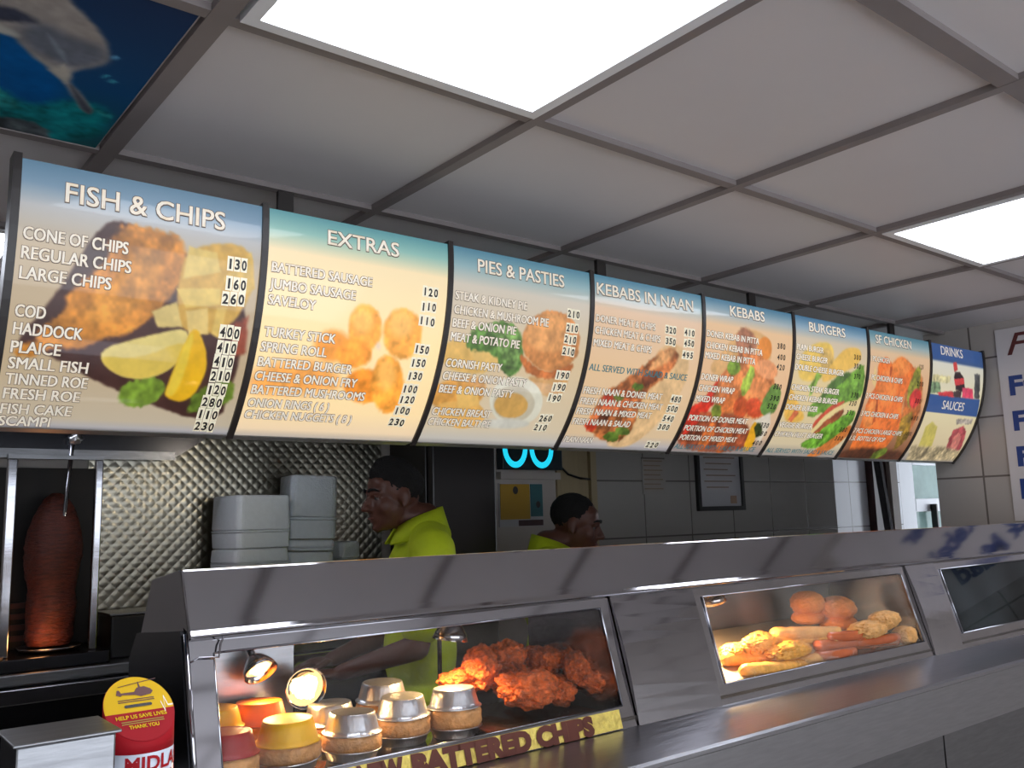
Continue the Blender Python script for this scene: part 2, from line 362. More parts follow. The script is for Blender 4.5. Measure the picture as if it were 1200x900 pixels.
MENU_TEXT={0: [('FISH & CHIPS',0.174,0.813,0.096,'h'),('CONE OF CHIPS',0.034,0.419,0.264,'w'),('REGULAR CHIPS',0.035,0.437,0.332,'w'),('LARGE CHIPS',0.036,0.367,0.403,'w'),('COD',0.037,0.142,0.537,'w'),('HADDOCK',0.038,0.285,0.601,'w'),('PLAICE',0.039,0.216,0.669,'w'),('SMALL FISH',0.039,0.327,0.73,'w'),('TINNED ROE',0.038,0.336,0.792,'w'),('FRESH ROE',0.039,0.318,0.852,'w'),('FISH CAKE',0.04,0.298,0.916,'w'),('SCAMPI',0.041,0.227,0.972,'w')],1: [('EXTRAS',0.307,0.69,0.078,'h'),('BATTERED SAUSAGE',0.039,0.547,0.244,'w'),('JUMBO SAUSAGE',0.036,0.465,0.313,'w'),('SAVELOY',0.037,0.267,0.379,'w'),('TURKEY STICK',0.039,0.391,0.512,'w'),('SPRING ROLL',0.035,0.359,0.576,'w'),('BATTERED BURGER',0.034,0.509,0.641,'w'),('CHEESE & ONION FRY',0.033,0.553,0.704,'w'),('BATTERED MUSHROOMS',0.03,0.616,0.766,'w'),('ONION RINGS ( 6 )',0.027,0.442,0.829,'w'),('CHICKEN NUGGETS ( 8 )',0.021,0.584,0.886,'w')],2: [('PIES & PASTIES',0.175,0.781,0.077,'h'),('STEAK & KIDNEY PIE',0.03,0.514,0.239,'w'),('CHICKEN & MUSHROOM PIE',0.028,0.676,0.306,'w'),('BEEF & ONION PIE',0.024,0.453,0.37,'w'),('MEAT & POTATO PIE',0.021,0.491,0.436,'w'),('CORNISH PASTY',0.015,0.4,0.563,'w'),('CHEESE & ONION PASTY',0.01,0.596,0.628,'w'),('BEEF & ONION PASTY',0.007,0.524,0.694,'w'),('CHICKEN BREAST',-0.005,0.42,0.814,'w'),('CHICKEN BALTI PIE',-0.009,0.442,0.872,'w')],3: [('KEBABS IN NAAN',0.04,0.896,0.078,'h'),('DONER MEAT & CHIPS',0.009,0.543,0.24,'w'),('CHICKEN MEAT & CHIPS',0.009,0.594,0.304,'w'),('MIXED MEAT & CHIPS',0.012,0.527,0.371,'w'),('FRESH NAAN & DONER MEAT',0.004,0.713,0.636,'w'),('FRESH NAAN & CHICKEN MEAT',-0.01,0.746,0.698,'w'),('FRESH NAAN & MIXED MEAT',-0.019,0.675,0.758,'w'),('FRESH NAAN & SALAD',-0.023,0.522,0.822,'w'),('PLAIN NAAN',-0.049,0.264,0.94,'w'),('ALL SERVED WITH SALAD & SAUCE',0.036,0.899,0.506,'t')],4: [('KEBABS',0.277,0.655,0.06,'h'),('DONER KEBAB IN PITTA',0.028,0.588,0.224,'w'),('CHICKEN KEBAB IN PITTA',0.026,0.635,0.293,'w'),('MIXED KEBAB IN PITTA',0.027,0.567,0.355,'w'),('DONER WRAP',0.013,0.36,0.486,'w'),('CHICKEN WRAP',0.02,0.405,0.556,'w'),('MIXED WRAP',0.016,0.332,0.623,'w'),('PORTION OF DONER MEAT',-0.002,0.658,0.75,'w'),('PORTION OF CHICKEN MEAT',-0.009,0.708,0.82,'w'),('PORTION OF MIXED MEAT',-0.021,0.634,0.888,'w'),('ALL SERVED WITH SALAD & SAUCE',0.001,0.905,0.972,'t')],5: [('BURGERS',0.196,0.674,0.064,'h'),('PLAIN BURGER',0.011,0.373,0.214,'w'),('CHEESE BURGER',0.014,0.435,0.28,'w'),('DOUBLE CHEESE BURGER',0.02,0.668,0.349,'w'),('CHICKEN STEAK BURGER',0.034,0.651,0.485,'w'),('CHICKEN KEBAB BURGER',0.029,0.666,0.554,'w'),('DONER BURGER',0.022,0.435,0.623,'w'),('VEGGIE BURGER',0.028,0.451,0.752,'w'),('CHICKEN FILLET BURGER',0.02,0.646,0.822,'w'),('ALL SERVED WITH SALAD & SAUCE',0.047,0.926,0.958,'t')],6: [('SF CHICKEN',0.116,0.675,0.06,'h'),('1 PC CHICKEN',0.008,0.323,0.21,'w'),('1 PC CHICKEN & CHIPS',0.017,0.542,0.346,'w'),('2 PCS CHICKEN & CHIPS',0.017,0.596,0.484,'w'),('3 PCS CHICKEN & CHIPS',0.043,0.608,0.619,'w'),('7 PCS CHICKEN LARGE CHIPS',0.032,0.775,0.756,'w'),('1.5L BOTTLE OF POP',0.03,0.56,0.819,'w')],7: [('DRINKS',0.192,0.592,0.05,'b'),('SAUCES',0.287,0.687,0.486,'b')]}
PRICES={0: [('130',0.834,0.927,0.26),('160',0.835,0.932,0.34),('260',0.825,0.932,0.398),('400',0.835,0.932,0.534),('410',0.835,0.929,0.597),('410',0.833,0.927,0.656),('210',0.832,0.927,0.719),('120',0.832,0.923,0.781),('280',0.822,0.92,0.838),('110',0.818,0.916,0.898),('230',0.82,0.916,0.958)],1: [('120',0.836,0.933,0.247),('110',0.834,0.928,0.315),('110',0.831,0.93,0.382),('150',0.831,0.923,0.513),('150',0.826,0.918,0.579),('130',0.825,0.916,0.643),('100',0.816,0.908,0.71),('120',0.815,0.91,0.764),('100',0.807,0.904,0.823),('230',0.799,0.896,0.887)],2: [('210',0.811,0.909,0.241),('210',0.81,0.906,0.313),('210',0.805,0.903,0.376),('210',0.804,0.903,0.439),('190',0.793,0.9,0.568),('190',0.79,0.896,0.634),('190',0.779,0.885,0.696),('260',0.771,0.872,0.816),('210',0.76,0.862,0.875)],3: [('320',0.634,0.739,0.241),('410',0.812,0.917,0.238),('350',0.642,0.743,0.307),('450',0.816,0.92,0.302),('495',0.813,0.923,0.371),('480',0.8,0.903,0.641),('500',0.794,0.902,0.702),('540',0.79,0.9,0.766),('300',0.779,0.895,0.826),('220',0.751,0.876,0.953)],4: [('380',0.798,0.902,0.23),('400',0.808,0.911,0.303),('420',0.812,0.917,0.367),('380',0.819,0.923,0.495),('390',0.815,0.928,0.572),('520',0.811,0.924,0.631),('330',0.819,0.925,0.765),('380',0.819,0.948,0.829),('400',0.829,0.946,0.902)],5: [('300',0.787,0.895,0.222),('300',0.795,0.902,0.283),('370',0.811,0.912,0.357),('330',0.821,0.932,0.492),('330',0.824,0.935,0.551),('330',0.827,0.937,0.623),('300',0.831,0.941,0.758),('300',0.825,0.943,0.829)],6: [('120',0.795,0.873,0.214),('200',0.782,0.895,0.347),('300',0.801,0.91,0.481),('400',0.821,0.947,0.62),('1000',0.83,0.941,0.752)],7: []}
